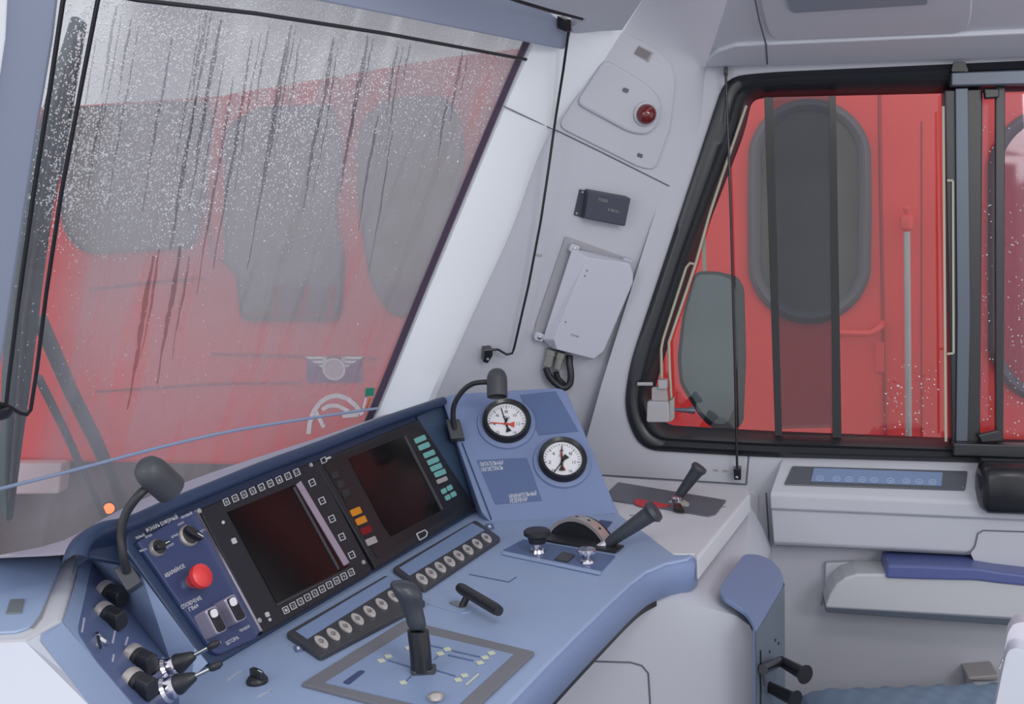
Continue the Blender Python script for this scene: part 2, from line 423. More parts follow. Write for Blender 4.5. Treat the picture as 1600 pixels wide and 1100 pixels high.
# lower right wall front edge (seam strip by the desk)
MB().add(*lineg(WR, [(930, 742), (1166, 757), (1172, 690)], 2.5, .001)).build('trim_5', GROOVE, kind='structure')
MB().add(*lineg(WR, [(1197, 770), (1203, 860), (1204, 1200)], 2.5, .001)).build('trim_6', GROOVE, kind='structure')
plate('trim_7', PANEL, WR, [(1110, 762), (1186, 768), (1184, 825), (1150, 830), (1100, 820)], .006, lift=0, r=12, bevel=.003, kind='structure')
# ceiling
c1 = WR.at(1105, 104); c2 = WR.at(1750, 80)
CE = pl3(c1, c2, (1300, 0, 1.95))
CE2 = Pl((0, 0, 2.32), (0, 0, -1))
mb = MB()
far = [WR.at(1102, 106), WR.at(1300, 100), WR.at(1750, 82), WR.at(2150, 70)]
near = [CE.at(1130, -10), CE.at(1350, -30), CE.at(1780, -60), CE.at(2300, -60)]
near[0] = CE.at(1150, -40)
mb.add(*loft_g([far, near], closed=False))
top = [Vector((p.x - .25, p.y - .5, 2.3)) for p in near]; top2 = [Vector((p.x * .3 - .9, -.1, 2.32)) for p in near]
mb.add(*loft_g([near, top], closed=False))
mb.build('ceiling', CEIL, kind='structure')
ca = CP.at(1030, -40); cb = CP.at(850, 20)
MB().add([CP.at(1150, -40), ca, WS.at(800, -40, .0), P(300, -80, 1.3), Vector((-.6, .4, 2.3)), Vector((.4, .2, 2.32)), top[0]], [(0, 1, 6), (1, 2, 5, 6), (2, 3, 4, 5)]).build('ceiling', CEIL, kind='structure')
plate('trim_8', CEIL, CE, [(1100, 104), (1118, 82), (1150, 72), (1198, 70), (1780, 44), (1780, 84), (1200, 102)], .012, lift=0.001, r=8, bevel=.004, kind='structure')
plate('trim_9', CEIL, CE, [(1182, -20), (1520, -20), (1517, 30), (1512, 46), (1495, 52), (1215, 62), (1202, 55), (1197, 40)], .008, lift=0.0, r=6, bevel=.004, kind='structure')
tube('trim_15', GROOVE, [CE.at(x, y, .013) for x, y in ((1176, -20), (1186, 30), (1197, 70), (1199, 100))], .0018, kind='structure')
lc = plate('ceiling_light', CEIL2, CE, [(1225, -20), (1450, -20), (1449, 8), (1240, 21), (1234, 17)], .006, lift=.008, r=3, bevel=.002)
tag(lc, 'grey rectangular light cover recessed in the ceiling above the side window', 'light')
# mullion at left
plate('trim_10', MULL, WS, [(-260, -60), (100, -60), (86, 60), (62, 200), (32, 390), (8, 545), (-8, 640), (-60, 900), (-300, 900)], .05, lift=.03, bevel=.006, kind='structure')
plate('trim_11', PILLAR, WS, [(-40, -60), (16, -60), (10, 60), (2, 115), (-40, 330)], .01, lift=.08, bevel=.003, kind='structure')
# header box over the windscreen
plate('trim_12', MULL, WS, [(330, -40), (478, -2), (640, 30), (800, 62), (882, 78), (895, 48), (850, 12), (790, -40)], .03, lift=.03, bevel=.004, kind='structure')
CQ = pl3(WS.at(850, 20, .05), CP.at(985, 40, .03), WS.at(700, -60, .14))
plate('trim_13', CEIL, CQ, [(560, -60), (1040, -60), (1003, 0), (972, 47), (935, 49), (896, 53), (893, 42), (918, 30), (860, 14), (800, -4), (700, -28)], .02, lift=0, kind='structure')
tube('shadow_line', RUB, [WS.at(x, y, .10) for x, y in ((700, -32), (770, -12), (808, 1), (860, 17), (918, 31))], .004, kind='structure')  # dark tube standing in for the shadow line above the header
# windscreen
gv = [WS.at(-80, -80), WS.at(880, -60), WS.at(850, 20), WS.at(590, 645), WS.at(560, 720), WS.at(-150, 960)]
def wuv(p): q = p - WS.at(600, 630); return (q.dot(dW), q.dot(rk))
MB().add(*slab(gv, -WS.n * .006)).build('window_1', FOG, kind='structure', uv=wuv)
# drops
mb = MB()
n = 0
def inglass(x, y):
    xr = 826 - (y - 70) * (826 - 603) / (605 - 70) - 14
    return x < xr and x > 90 - y * .16 and y > (x - 478) * .19 + 2
while n < 17000:
    x = random.uniform(20, 830); y = random.uniform(0, 640)
    if x < 330: dens = .9 if y < 300 else max(.03, .9 - (y - 300) / 130)
    elif x < 560: dens = .9 if y < 180 else max(.012, .9 - (y - 180) / 260)
    else: dens = .8 if y < 120 else max(.006, .8 - (y - 120) / 200)
    if y < 150: dens = 1
    if x < 132 - y * .19: dens *= .3
    if random.random() > dens or not inglass(x, y): continue
    n += 1
    r = random.choice([.0007, .0009, .0011, .0013, .0016]); 
    if random.random() < .02: r *= 1.7
    if y > 330: r *= .8
    o = WS.at(x, y, .0004)
    u = dW; v = rk * random.uniform(1, 1.5)
    vs = []; 
    for rr, h in ((1, 0), (.65, .5)):
        for i in range(6):
            t = i * math.pi / 3; vs.append(o + (u * math.cos(t) + v * math.sin(t)) * r * rr + WS.n * r * h)
    vs.append(o + WS.n * r * .7)
    fs = [(i, (i + 1) % 6, (i + 1) % 6 + 6, i + 6) for i in range(6)] + [(i + 6, (i + 1) % 6 + 6, 12) for i in range(6)]
    mb.add(vs, fs)
dr = mb.build('water_drops', DROP, fix=False, smooth=False); tag(dr, 'fine water droplets beading over the upper part of the windscreen', 'water'); dr['kind'] = 'stuff'
mb = MB()
for (x, y0, y1, w) in ((190, 20, 260, 3), (216, 40, 330, 3), (150, 60, 330, 3), (330, 20, 380, 4), (312, 40, 300, 3), (338, 60, 240, 3), (350, 90, 320, 3), (462, 40, 250, 3), (470, 60, 200, 3), (530, 70, 300, 3), (583, 60, 150, 3), (566, 90, 260, 3), (630, 70, 240, 3), (615, 200, 420, 3), (408, 50, 300, 3), (730, 90, 160, 3), (182, 10, 150, 6), (205, 30, 160, 5), (160, 160, 300, 5), (322, 20, 160, 7), (306, 150, 390, 6), (345, 30, 330, 7), (282, 385, 600, 8), (240, 400, 640, 9), (296, 400, 560, 4), (250, 390, 560, 4), (455, 38, 290, 8), (448, 60, 420, 5), (522, 60, 200, 7), (500, 170, 330, 6), (575, 55, 215, 6), (555, 160, 300, 7), (622, 66, 180, 5), (590, 180, 360, 5), (722, 80, 190, 5), (700, 150, 250, 4), (395, 60, 420, 6), (268, 60, 330, 5), (130, 60, 390, 6), (640, 70, 130, 4), (420, 40, 160, 4), (365, 120, 460, 5)):
    ra, rb = [], []; k = 26; ph = random.random() * 9
    for i in range(k + 1):
        t = i / k; y = y0 + (y1 - y0) * t; dx = -(y - y0) * .17 + .9 * math.sin(ph + t * 7) + .5 * math.sin(ph * 2 + t * 23)
        ww = w * .5 * (.35 + .65 * math.sin(math.pi * min(1, t * 1.1 + .06))) * random.uniform(.6, 1.1)
        ra.append(WS.at(x + dx - ww, y, .0008)); rb.append(WS.at(x + dx + ww, y, .0008))
    mb.add(*loft_g([ra, rb], closed=False))
o = mb.build('water_trails', TRAIL, fix=False); tag(o, 'long dark runs of water trailing down the windscreen', 'water'); o['kind'] = 'stuff'
mb = MB(); n = 0
while n < 190:
    x = random.uniform(1380, 1600); y = random.uniform(150, 685)
    if random.random() > (.2 + .8 * (y - 150) / 535) or (1470 < x < 1535) or (1552 < x < 1574): continue
    if x < 1470 and y < 560: continue
    n += 1; r = random.uniform(.001, .0022); o = WR.at(x, y, -.013)
    mb.add(*lathe_g([(r, 0), (r * .7, r * .5), (r * .2, r * .7)], o, WR.n, 6))
o = mb.build('water_drops', DROP, fix=False); tag(o, 'scattered raindrops on the sliding side window pane', 'water'); o['kind'] = 'stuff'
# thin black blind rail across the glass and pale curved edge low on the glass
o = tube('blind_rail', RUB, [WS.at(x, y, .03) for x, y in ((150, -12), (215, 0), (400, 21), (600, 52), (822, 93))], .0035); tag(o, 'thin black rail running across the top of the windscreen', 'rail')
o = tube('trim_16', TRIMB, [WS.at(x, y, .02) for x, y in ((-60, 782), (0, 764), (110, 736), (250, 699), (350, 676), (430, 662), (540, 645), (590, 638))], .0035, sm=4, kind='structure')
# floor and front lower wall, cab body behind desk
MB().add([Vector((-1.6, -.6, 0)), Vector((2.2, -.6, 0)), Vector((2.2, 3.2, 0)), Vector((-1.6, 3.2, 0))], [(0, 1, 2, 3)]).build('floor', mat('floor_vinyl', (92, 96, 104), .6, var=.1), kind='structure')
a = WS.at(-150, 960); b = WS.at(560, 715); c = CP.at(640, 722); d = WR.at(926, 732)
def dn(p): return Vector((p.x, p.y, 0))
MB().add([a, b, c, d, dn(a), dn(b), dn(c), dn(d)], [(0, 1, 5, 4), (1, 2, 6, 5), (2, 3, 7, 6)]).build('wall_front', PANEL, kind='structure')

# ================================================================= OUTSIDE
def zed(pl, px, z):
    """point on vertical plane pl below/above pixel column px (taken at y=400) at world height z"""
    p = pl.at(px, 400); return Vector((p.x, p.y, z))
gr = MB().add([Vector((-12, 2.7, -1.2)), Vector((14, 2.7, -1.2)), Vector((14, 40, -1.2)), Vector((-12, 40, -1.2))], [(0, 1, 2, 3)]).build('ground', GROUND, kind='structure')
lf = E('locomotive', 'red locomotive with winged emblem seen through the wet windscreen', 'locomotive', Vector((-.8, 5.2, -1.2)))
topl = [(-420, 190), (100, 165), (330, 150), (500, 122), (700, 88), (930, 60)]
bot = [(930, 730), (400, 728), (100, 722), (-420, 712)]
plate('body', LRED, OF, topl + bot, .25, lf, lift=-.25, bevel=.02)
plate('underframe', SKIRT, OF, [(-420, 712), (930, 730), (930, 1250), (-420, 1250)], .15, lf, lift=-.3)
plate('buffer_beam', mat('beam', (214, 190, 194), .6, var=.1), OF, [(-420, 724), (96, 724), (92, 772), (-420, 778)], .12, lf, lift=-.05, bevel=.01)
def lwin(name, poly, r=14, gm=LGLASS2):
    fr = plate(name, LRUB, OF, poly, .02, lf, lift=0, r=r)
    cx = sum(p[0] for p in poly) / len(poly); cy = sum(p[1] for p in poly) / len(poly)
    plate('pane', gm, OF, [(cx + (x - cx) * .95, cy + (y - cy) * .965) for x, y in poly], .006, fr, lift=.018, r=r)
lwin('window', [(92, 168), (330, 156), (322, 300), (306, 388), (130, 398), (96, 360)], 26)
lwin('window', [(352, 200), (400, 168), (520, 162), (536, 250), (524, 330), (538, 400), (532, 502), (376, 502), (368, 425), (350, 415)], 14)
lwin('window', [(556, 200), (600, 152), (700, 150), (722, 190), (726, 260), (690, 410), (640, 498), (606, 490), (578, 440), (560, 330)], 34)
lp_ = plate('window', mat('loco_window_lower', (112, 92, 98), .3), OF, [(430, 446), (530, 446), (528, 500), (424, 500)], .004, lf, lift=.027)
plate('window', mat('loco_window_lower', (112, 92, 98)), OF, [(592, 446), (662, 446), (640, 492), (608, 488)], .004, lf, lift=.027)
for pts, w in ((((432, 448), (428, 500)), 5), (((480, 446), (470, 500)), 6), (((520, 446), (515, 500)), 5), (((380, 490), (530, 492)), 3)):
    MB().add(*lineg(OF, pts, w, .026, .01)).build('window_bar', LREDD, lf)
for pts in (((140, 452), (250, 440), (320, 435)), ((330, 553), (590, 560)), ((150, 612), (330, 600), (470, 598)), ((350, 410), (330, 400), (310, 150))):
    tube('body_seam', LREDD, [OF.at(x, y, .004) for x, y in pts], .006, lf, seg=6)
# winged emblem
em = plate('emblem', PURP, OF, [(479, 556), (566, 556), (566, 598), (479, 598)], .004, lf, r=3)
for s in (-1, 1):
    mb = MB()
    for k in range(4):
        x0 = 522 + s * 13; x1 = 522 + s * (46 - k * 10 if k < 3 else 18); y = 557 + k * 6.4
        mb.add(*plate_g(OF, [(x0, y), (x1, y), (x1 - s * 6, y + 4.2), (x0, y + 4.2)], .006, .005))
    mb.add(*plate_g(OF, [(522 + s * 12, 557), (522 + s * 17, 557), (522 + s * 17, 583), (522 + s * 12, 583)], .006, .005))
    mb.build('wing', PALE, em)
MB().add(*lathe_g([(.05, 0), (.05, .012), (.042, .016)], OF.at(522, 577, .004), OF.n, 28)).build('badge', mat('badge_metal', (216, 190, 200), .4, bump=.5, bscale=60), em)
cc = OF.at(522, 577, .02); uu = (OF.at(560, 577) - OF.at(522, 577)).normalized()
tube('badge_ring', PALE, [cc + uu * math.cos(t) * .049 + Vector((0, 0, 1)) * math.sin(t) * .049 for t in [i * math.pi / 16 for i in range(33)]], .005, em, seg=6)
lg = line_g(OF, [(482, 678), (484, 660), (490, 643), (500, 629), (514, 620), (528, 618), (543, 623), (556, 634), (566, 648)], 7, .004, .004)
for l in ([(503, 640), (514, 634), (528, 634), (545, 643)], [(493, 643), (500, 656), (506, 668)], [(535, 650), (560, 648)]):
    g = line_g(OF, l, 6, .004, .004); lg.add(g.v, g.f)
lg.build('painted_logo', PALE, lf)
st = plate('sticker', GREEN, WS, [(572, 607), (585, 606), (584, 618), (571, 620)], .0015, lift=.001); tag(st, 'small green sticker on the lower right corner of the windscreen', 'sticker')
MB().add(*lineg(WS, [(572, 622), (568, 638)], 3, .001)).build('sticker_tail', PALE, st)
MB().add(*lineg(WS, [(579, 622), (573, 638)], 2, .001)).build('sticker_tail', ORANGE, st)
tl = E('marker_lamp', 'small glowing orange lamp low outside beyond the windscreen', 'lamp', OF.at(170, 800, .1))
lathe('lens', TAIL, [(.024, 0), (.024, .01), (.016, .018), (.001, .022)], OF.at(171, 794, .1), OF.n, tl)
lathe('housing', BLK, [(.034, 0), (.034, .06), (.026, .065)], OF.at(171, 794, .035), OF.n, tl)
# wiper
wi = E('windscreen_wiper', 'dark green windscreen wiper blade standing upright at the left of the glass', 'wiper', WS.at(20, 815, -.06))
plate('blade', WIPER, WS, [(124, 34), (139, 36), (118, 160), (100, 250), (84, 330), (68, 450), (50, 600), (36, 700), (22, 812), (10, 817), (8, 740), (12, 600), (24, 460), (48, 300), (84, 160)], .03, wi, lift=-.07, bevel=.005)
tube('blade_spine', BLK, [WS.at(x, y, -.03) for x, y in ((118, 70), (70, 300), (40, 500), (18, 780))], .006, wi)
tube('soft_reflection_bar', SOFTREFL, [WS.at(x, y, -.06) for x, y in ((62, 500), (110, 610), (150, 690), (205, 815))], .014, wi)  # soft diagonal reflections in the glass, built as solid grey bars
tube('soft_reflection_bar', SOFTREFL, [WS.at(x, y, -.05) for x, y in ((60, 590), (100, 670), (165, 815))], .008, wi)
# side locomotive
ls = E('locomotive', 'bright red locomotive with oval cab windows standing alongside the side window', 'locomotive', zed(OS, 1350, -1.2))
plate('body', LRED, OS, [(930, -400), (2100, -500), (2100, 900), (930, 900)], .2, ls, lift=-.2)
def stadium(cx, cy, w, h, n=40, p=3.0):
    o = []
    for i in range(n):
        t = 2 * math.pi * i / n; c, s = math.cos(t), math.sin(t)
        yy = cy + (h - w) * (1 if s > 0 else -1) * (1 if abs(s) > 1e-6 else 0) + w * s
        o.append((cx + w * c, yy))
    return o
def oval(cx, cy, w, h, gm):
    a, b, c = stadium(cx, cy, w, h), stadium(cx, cy, w - 9, h - 9), stadium(cx, cy, w - 20, h - 20)
    LL = lambda p, l: [OS.at(x, y, l) for x, y in p]
    fr = MB().add(*loft_g([LL(a, 0), LL(a, .02), LL(b, .035), LL(c, .015), LL(c, .002)])).build('window_frame', LRUB, ls, smooth=True, ang=60)
    MB().add(*slab(LL(c, .008), -OS.n * .006)).build('pane', gm, fr)
oval(1265, 330, 97, 176, LGLASS)
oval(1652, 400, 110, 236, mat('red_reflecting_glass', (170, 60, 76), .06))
o = tube('body_seam', LREDD, [OS.at(1372, -50, .002), OS.at(1376, 300, .002), OS.at(1384, 720, .002)], .006, ls, seg=6)
tube('body_seam', LREDD, [OS.at(1440, 190, .001), OS.at(1440, 700, .001)], .003, ls, seg=6)
hp = tube('grab_pole', STEELP, [OS.at(1417, 362, .08), OS.at(1420, 720, .08)], .012, ls, seg=14)
lathe('pole_knob', LRED, [(.012, -.03), (.022, -.022), (.027, 0), (.022, .022), (.006, .03), (.012, .04), (.015, .05), (.004, .062)], OS.at(1417, 348, .08), Vector((0, 0, 1)), ls)
tube('pole_bracket', LRED, [OS.at(1417, 348, .08), OS.at(1422, 345, 0)], .011, ls)
tube('door_handle', LRED, [OS.at(1310, 521, 0), OS.at(1312, 520, .05), OS.at(1340, 521, .05), OS.at(1362, 520, .05), OS.at(1376, 510, .04), OS.at(1378, 505, 0)], .013, ls, sm=3)
plate('lock_cover', LRED, OS, [(1367, 535), (1382, 535), (1382, 582), (1368, 582)], .01, ls, bevel=.003)
# outside mirror
OM = Pl(WR.p - WR.n * .28, WR.n)
mi = E('rear_view_mirror', 'grey rounded rear view mirror outside the front corner of the side window', 'mirror', OM.at(1110, 670))
MP = [(1086, 424), (1120, 424), (1152, 432), (1163, 450), (1166, 560), (1162, 660), (1150, 672), (1112, 670), (1092, 650), (1062, 600), (1058, 560), (1066, 490)]
plate('housing', RUB, OM, MP, .03, mi, lift=-.03, r=10, bevel=.004)
plate('glass', MIRG, OM, [(1088, 429), (1120, 429), (1144, 437), (1150, 455), (1152, 560), (1147, 640), (1136, 663), (1114, 662), (1096, 644), (1067, 597), (1064, 560), (1071, 492)], .004, mi, r=10, bevel=.001)
plate('mirror_bracket', BEIGE, OM, [(1096, 362), (1102, 362), (1104, 424), (1098, 424)], .01, mi, lift=-.02)

# ================================================================= CONTROL DESK
desk = E('control_desk', 'large blue and white driver control desk under the windscreen', 'control desk', Vector((.2, 1.6, 0)))
DT = [(170, 880), (300, 800), (500, 780), (700, 740), (800, 700), (960, 760), (966, 803), (1010, 832), (1052, 866), (1086, 866)]
DE = [(1086, 866), (1075, 873), (1040, 880), (1010, 893), (985, 912), (955, 940), (900, 993), (850, 1043), (790, 1106), (700, 1200), (560, 1360)]
DL = [(200, 1360), (110, 1150), (150, 1000)]
topv = [D.at(x, y) for x, y in DT + DE[1:] + DL]
dk = MB().add(*slab(topv, Vector((0, 0, -.02)))).build('desktop', DESK, desk, bevel=.004)
ev = sub([D.at(x, y) for x, y in DE], 5)
inn = Vector((-.5, .6, 0)).normalized()
def off(v, dz, i): return Vector((v.x, v.y, v.z + dz)) + inn * i
rows = [[off(v, .0, .012) for v in ev], [off(v, -.004, -.002) for v in ev], [off(v, -.012, -.008) for v in ev], [off(v, -.06, -.004) for v in ev], [off(v, -.072, .012) for v in ev], [off(v, -.072, .05) for v in ev]]
MB().add(*loft_g(rows, closed=False)).build('edge_moulding', DESK_EDGE_SHADE, desk, smooth=True, ang=70)
MB().add(*loft_g([[off(v, -.066, .006) for v in ev], [off(v, -.078, .006) for v in ev], [off(v, -.078, .03) for v in ev]], closed=False)).build('edge_gasket', BLK, desk)
# right shelf (white)
shelf = [(925, 742), (1168, 762), (1172, 772), (1090, 872), (1083, 866), (1052, 866), (966, 803), (948, 780)]
pts = [D.at(x, y, .001) for x, y in shelf]
MB().add(*slab(pts, Vector((0, 0, -.045)))).build('side_shelf', WHITEP, desk, bevel=.005)
# body under the desk
FF = Pl((0, 1.70, 0), (0.02, -1, 0))
fl = [(600, 1300), (640, 1110), (800, 1010), (960, 948), (1000, 940), (1060, 938), (1150, 962), (1172, 978), (1181, 1000), (1184, 1130), (1186, 1500), (600, 1500)]
mb = MB(); fv = [FF.at(x, y) for x, y in fl]; mb.add(fv, [tuple(range(len(fv)))])
tp = [FF.at(960, 948), FF.at(1000, 940), FF.at(1060, 938), FF.at(1150, 962), FF.at(1172, 978)]
bk = [D.at(1020, 868, -.05), D.at(1086, 868, -.05), D.at(1120, 832, -.05), D.at(1172, 790, -.05), WR.at(1206, 850)]
tp2 = [a.lerp(b, .06) + Vector((0, 0, .006)) for a, b in zip(tp, bk)]
mb.add(*loft_g([tp, tp2, bk], closed=False))
CABG = mat('cabinet_grey', (184, 186, 196), .45, bump=.08, bscale=900)
mb.build('base_cabinet', CABG, desk, smooth=True, ang=45)
MB().add([WR.at(1206, 850), FF.at(1172, 978), FF.at(1184, 1130), FF.at(1186, 1500), WR.at(1206, 1300)], [(0, 1, 2, 3, 4)]).build('base_side', CABG, desk)
o = tube('door_seam', GROOVE, [FF.at(x, y, .001) for x, y in ((870, 1032), (985, 1035), (1003, 1040), (1013, 1052), (1016, 1100), (1018, 1300))], .0016, desk, seg=6)
# instrument housing (dark blue) on the sloping plane
HO = [(198, 862), (196, 830), (204, 808), (260, 782), (330, 752), (410, 722), (500, 690), (600, 652), (686, 620), (694, 628), (752, 790), (745, 800), (590, 894), (440, 981), (345, 1038), (334, 1040), (320, 1031), (304, 1012)]
plate('instrument_housing', DARKB, MON, HO, .014, desk, lift=-.014, bevel=.004)
hp_ = [(114, 868), (120, 845), (136, 826), (162, 814), (200, 806), (260, 780), (330, 752), (410, 720), (500, 688), (600, 650), (690, 620)]
HL = sub([MON.at(x, y, .02) for x, y in hp_], 4)
def hup(i):
    t = (HL[min(i + 1, len(HL) - 1)] - HL[max(i - 1, 0)]).normalized(); return MON.n.cross(t).normalized()
def sw(prof): return loft_g([[p + hup(i) * a + MON.n * b for i, p in enumerate(HL)] for a, b in prof], closed=False)
MB().add(*sw([(-.03, -.045), (-.02, -.03), (-.020, .004), (-.014, .008), (-.003, .006), (0, 0), (0, -.02), (-.006, -.035)])).build('hood', DARKB, desk, smooth=True, ang=60)
plate('hood_bolt', GREYK, MON, rnd(para((388, 744), (3, -2), (1, 3)), 1), .006, desk, lift=.01)
plate('hood_bolt', GREYK, MON, rnd(para((569, 672), (3, -2), (1, 3)), 1), .006, desk, lift=.01)
# lavender shelf behind
ts = [(-30, 874), (0, 867), (100, 844), (200, 790), (340, 735), (500, 683), (600, 648), (690, 617)]
bs = [(-30, 876), (0, 872), (112, 866), (200, 850), (330, 790), (500, 725), (600, 690), (690, 655)]
A1 = sub([WS.at(x, y, .03) for x, y in ts], 3); B1 = sub([MON.at(x, y, -.03) for x, y in bs], 3)
MB().add(*loft_g([[p - Vector((0, 0, .03)) for p in A1], A1, B1], closed=False)).build('dash_ledge', LAV, desk, smooth=True, ang=40)
plate('recess_panel', DARKB, MON, [(125, 868), (132, 848), (150, 835), (185, 826), (205, 830), (215, 885), (190, 880)], .01, desk, lift=-.03, bevel=.003)
# right flange of the housing
plate('housing_flange', mat('flange_blue', (56, 74, 98), .4), MON, [(652, 650), (692, 630), (751, 788), (744, 797), (730, 800)], .006, desk, lift=.0, bevel=.002)
# gauge panel
plate('gauge_board', DESK_EDGE_SHADE, GP, [(690, 622), (712, 615), (868, 606), (880, 608), (888, 616), (930, 715), (966, 803), (805, 820), (768, 818), (752, 800)], .05, desk, lift=-.05, r=5, bevel=.005)  # same plastic as the desktop, coloured darker for the shade on its upright face
plate('board_seam', GROOVE, GP, [(803, 817), (960, 802), (960, 804), (803, 819)], .002, desk)
MB().add(*lineg(GP, [(722, 692), (768, 812)], 2, .001)).build('board_seam', DARKB, desk)
for i, pts in enumerate(([(812, 617), (868, 611), (885, 640), (904, 674), (842, 680)], [(745, 719), (823, 715), (847, 782), (774, 788)])):
    l = plate('label_plate', MIDB, GP, pts, .0012, desk, bevel=0)
    if i == 1:
        text('ПИТАТЕЛЬНАЯ', GP, (750, 729), (786, 726), 6.5, WHT, l, lift=.002); text('МАГИСТРАЛЬ', GP, (752, 737), (786, 734), 6.5, WHT, l, lift=.002)
        text('УРАВНИТЕЛЬНЫЙ', GP, (795, 779), (838, 774), 6.5, WHT, l, lift=.002); text('РЕЗЕРВУАР', GP, (797, 786), (824, 783), 6.5, WHT, l, lift=.002)

# ---------- gauges
def gauge(cx, cy, label, needles, nums):
    o = GP.at(cx, cy); e = E('pressure_gauge', label, 'gauge', o, 'pressure gauges on the blue board')
    s = mpp(GP, cx, cy); R = 38 * s
    lathe('collar', DESK_EDGE_SHADE, [(R * 1.22, 0), (R * 1.18, .006), (R * 1.0, .008)], o, GP.n, e, seg=48)
    lathe('bezel', BLKS, [(R, 0), (R, .02), (R * .93, .026), (R * .80, .022), (R * .78, .014), (.001, .0135)], o, GP.n, e, seg=48)
    lathe('dial', WHT, [(R * .79, .0142), (R * .79, .0152), (.0005, .0152)], o, GP.n, e, seg=48)
    mb = MB(); lf_ = .0156
    def pt(a, r): return (cx + math.sin(a) * r * 38, cy - math.cos(a) * r * 38)
    for k in range(31):
        a = math.radians(-135 + 270 * k / 30); r1 = .62 if k % 5 == 0 else .68
        g = line_g(GP, [pt(a, r1), pt(a, .75)], 1.1 if k % 5 == 0 else .7, lf_, .0003); mb.add(g.v, g.f)
    for k, s_ in enumerate(nums):
        a = math.radians(-135 + 270 * k / (len(nums) - 1)); q = pt(a, .5)
        mb.add(*text_g(s_, GP, (q[0] - 2.6, q[1] + 2.5), (q[0] + 2.6, q[1] + 2.5), 5, lift=lf_))
    mb.add(*text_g('МПа', GP, (cx - 5, cy - 8), (cx + 5, cy - 8), 4, lift=lf_))
    mb.build('scale', DGREY, e, fix=False)
    for k, (deg, m_, ln) in enumerate(needles):
        a = math.radians(deg); l = .0165 + .0018 * k
        g = line_g(GP, [pt(a, ln), pt(a, 0)], 1.5, l, .0008); h = line_g(GP, [pt(a, .1), pt(a, -.12)], 3, l, .0008); g.add(h.v, h.f)
        h = MB().add(*plate_g(GP, [pt(a + math.radians(180 - 5), .1), pt(a + math.radians(180 + 5), .1), pt(a + math.radians(180 + 20), .36), pt(a + math.radians(180 - 20), .36)], .0008, l)); g.add(h.v, h.f)
        g.build('needle', m_, e)
    lathe('needle_cap', BLKS, [(.003, .016), (.003, .023), (.001, .024)], o, GP.n, e, seg=16)
NR = mat('needle_red', (206, 74, 60), .4); NB = mat('needle_black', (32, 32, 36), .4)
gauge(791, 662, 'round black rimmed pressure gauge beside the gooseneck lamp, upper of the two', [(-18, NB, .68), (-85, NR, .66)], ['0', '4', '6', '8', '10', '12', '16'])
gauge(878, 722, 'round black rimmed pressure gauge lower right on the blue board', [(-8, NR, .5), (-142, NB, .68), (0, NB, .66)], ['0', '2', '4', '6', '8', '10', '16'])

# ---------- displays
UM = (-.52, -.86)           # "up" on the sloping panel, in pixels
def keyring(mb, pl, c, u, v, w=.24, lift=.001, t=.001):
    o = para(c, u, v); i = para(c, (u[0] * (1 - w), u[1] * (1 - w)), (v[0] * (1 - w), v[1] * (1 - w)))
    oo = [pl.at(x, y, lift + t) for x, y in o]; ii = [pl.at(x, y, lift + t) for x, y in i]
    dd = -pl.n * t
    mb.add(*loft_g([[p + dd for p in oo], oo, ii, [p + dd for p in ii]]))
dl = E('display_unit', 'black framed display on the left with white outlined keys on three sides', 'display', MON.at(430, 985), 'driver displays in the blue housing')
plate('housing', HOUS, MON, [(311, 796), (487, 722), (495, 724), (581, 889), (578, 896), (412, 990)], .012, dl, bevel=.002)
plate('screen', SCR, MON, [(356, 800), (462, 757), (545, 885), (433, 942)], .002, dl, lift=.0115)
plate('screen_edge', mat('bright_strip', (178, 170, 188), .35, .5), MON, [(463, 757), (470, 751), (546, 879), (538, 884)], .003, dl, lift=.012, label='bright metal strip along the right of the screen')
plate('screen_edge', DGREY, MON, [(458, 762), (461, 760), (531, 888), (528, 890)], .003, dl, lift=.012)
plate('screen_edge', DGREY, MON, [(432, 944), (546, 888), (546, 890), (434, 946)], .002, dl, lift=.012)
plate('side_trim', CHROME, MON, [(305, 797), (308, 796), (410, 985), (407, 987)], .014, dl, label='bright chrome edge strip')
KU = (4.2, -2.0); KV = (2.2, 5.0)
gl = ['8', '9', '0', 'S', 'K', 'M', 'i', 'C', 'U']
for k in range(9):
    c = lerp((354, 784), (464, 738), k / 8); mb = MB(); keyring(mb, MON, c, KU, KV, lift=.012)
    mb.add(*text_g(gl[k], MON, (c[0] - .6, c[1] + 3.2), (c[0] + 2.8, c[1] + 1.6), 5, UM, .0135)); mb.build('key', KEYW, dl, fix=False)
for k in range(5):
    c = lerp((488, 754), (550, 867), k / 4); mb = MB(); keyring(mb, MON, c, KU, KV, lift=.012)
    mb.add(*text_g('-', MON, (c[0] - .6, c[1] + 2.2), (c[0] + 2.8, c[1] + .6), 5, UM, .0135)); mb.build('key', KEYW, dl, fix=False)
for k in range(10):
    c = lerp((447, 953), (549, 894), k / 9); mb = MB(); keyring(mb, MON, c, KU, KV, lift=.012)
    mb.add(*text_g('1234567890'[k], MON, (c[0] - .6, c[1] + 3.2), (c[0] + 2.8, c[1] + 1.6), 5, UM, .0135)); mb.build('key', KEYW, dl, fix=False)
for c in ((310, 799), (485, 727), (567, 879), (404, 970)):
    lathe('screw', GREYK, [(.004, 0), (.004, .003), (.002, .004)], MON.at(*c, .012), MON.n, dl, seg=12)
for c, s_ in (((349, 816), 4), ((366, 845), 7), ((418, 960), 6), ((422, 968), 4)):
    plate('indicator_mark', KEYW, MON, para(c, (s_ * .5, -s_ * .2), (s_ * .25, s_ * .6)), .001, dl, lift=.012, r=2)
dr_ = E('display_unit', 'black framed display on the right with teal keys and coloured warning lamps', 'display', MON.at(650, 850), 'driver displays in the blue housing')
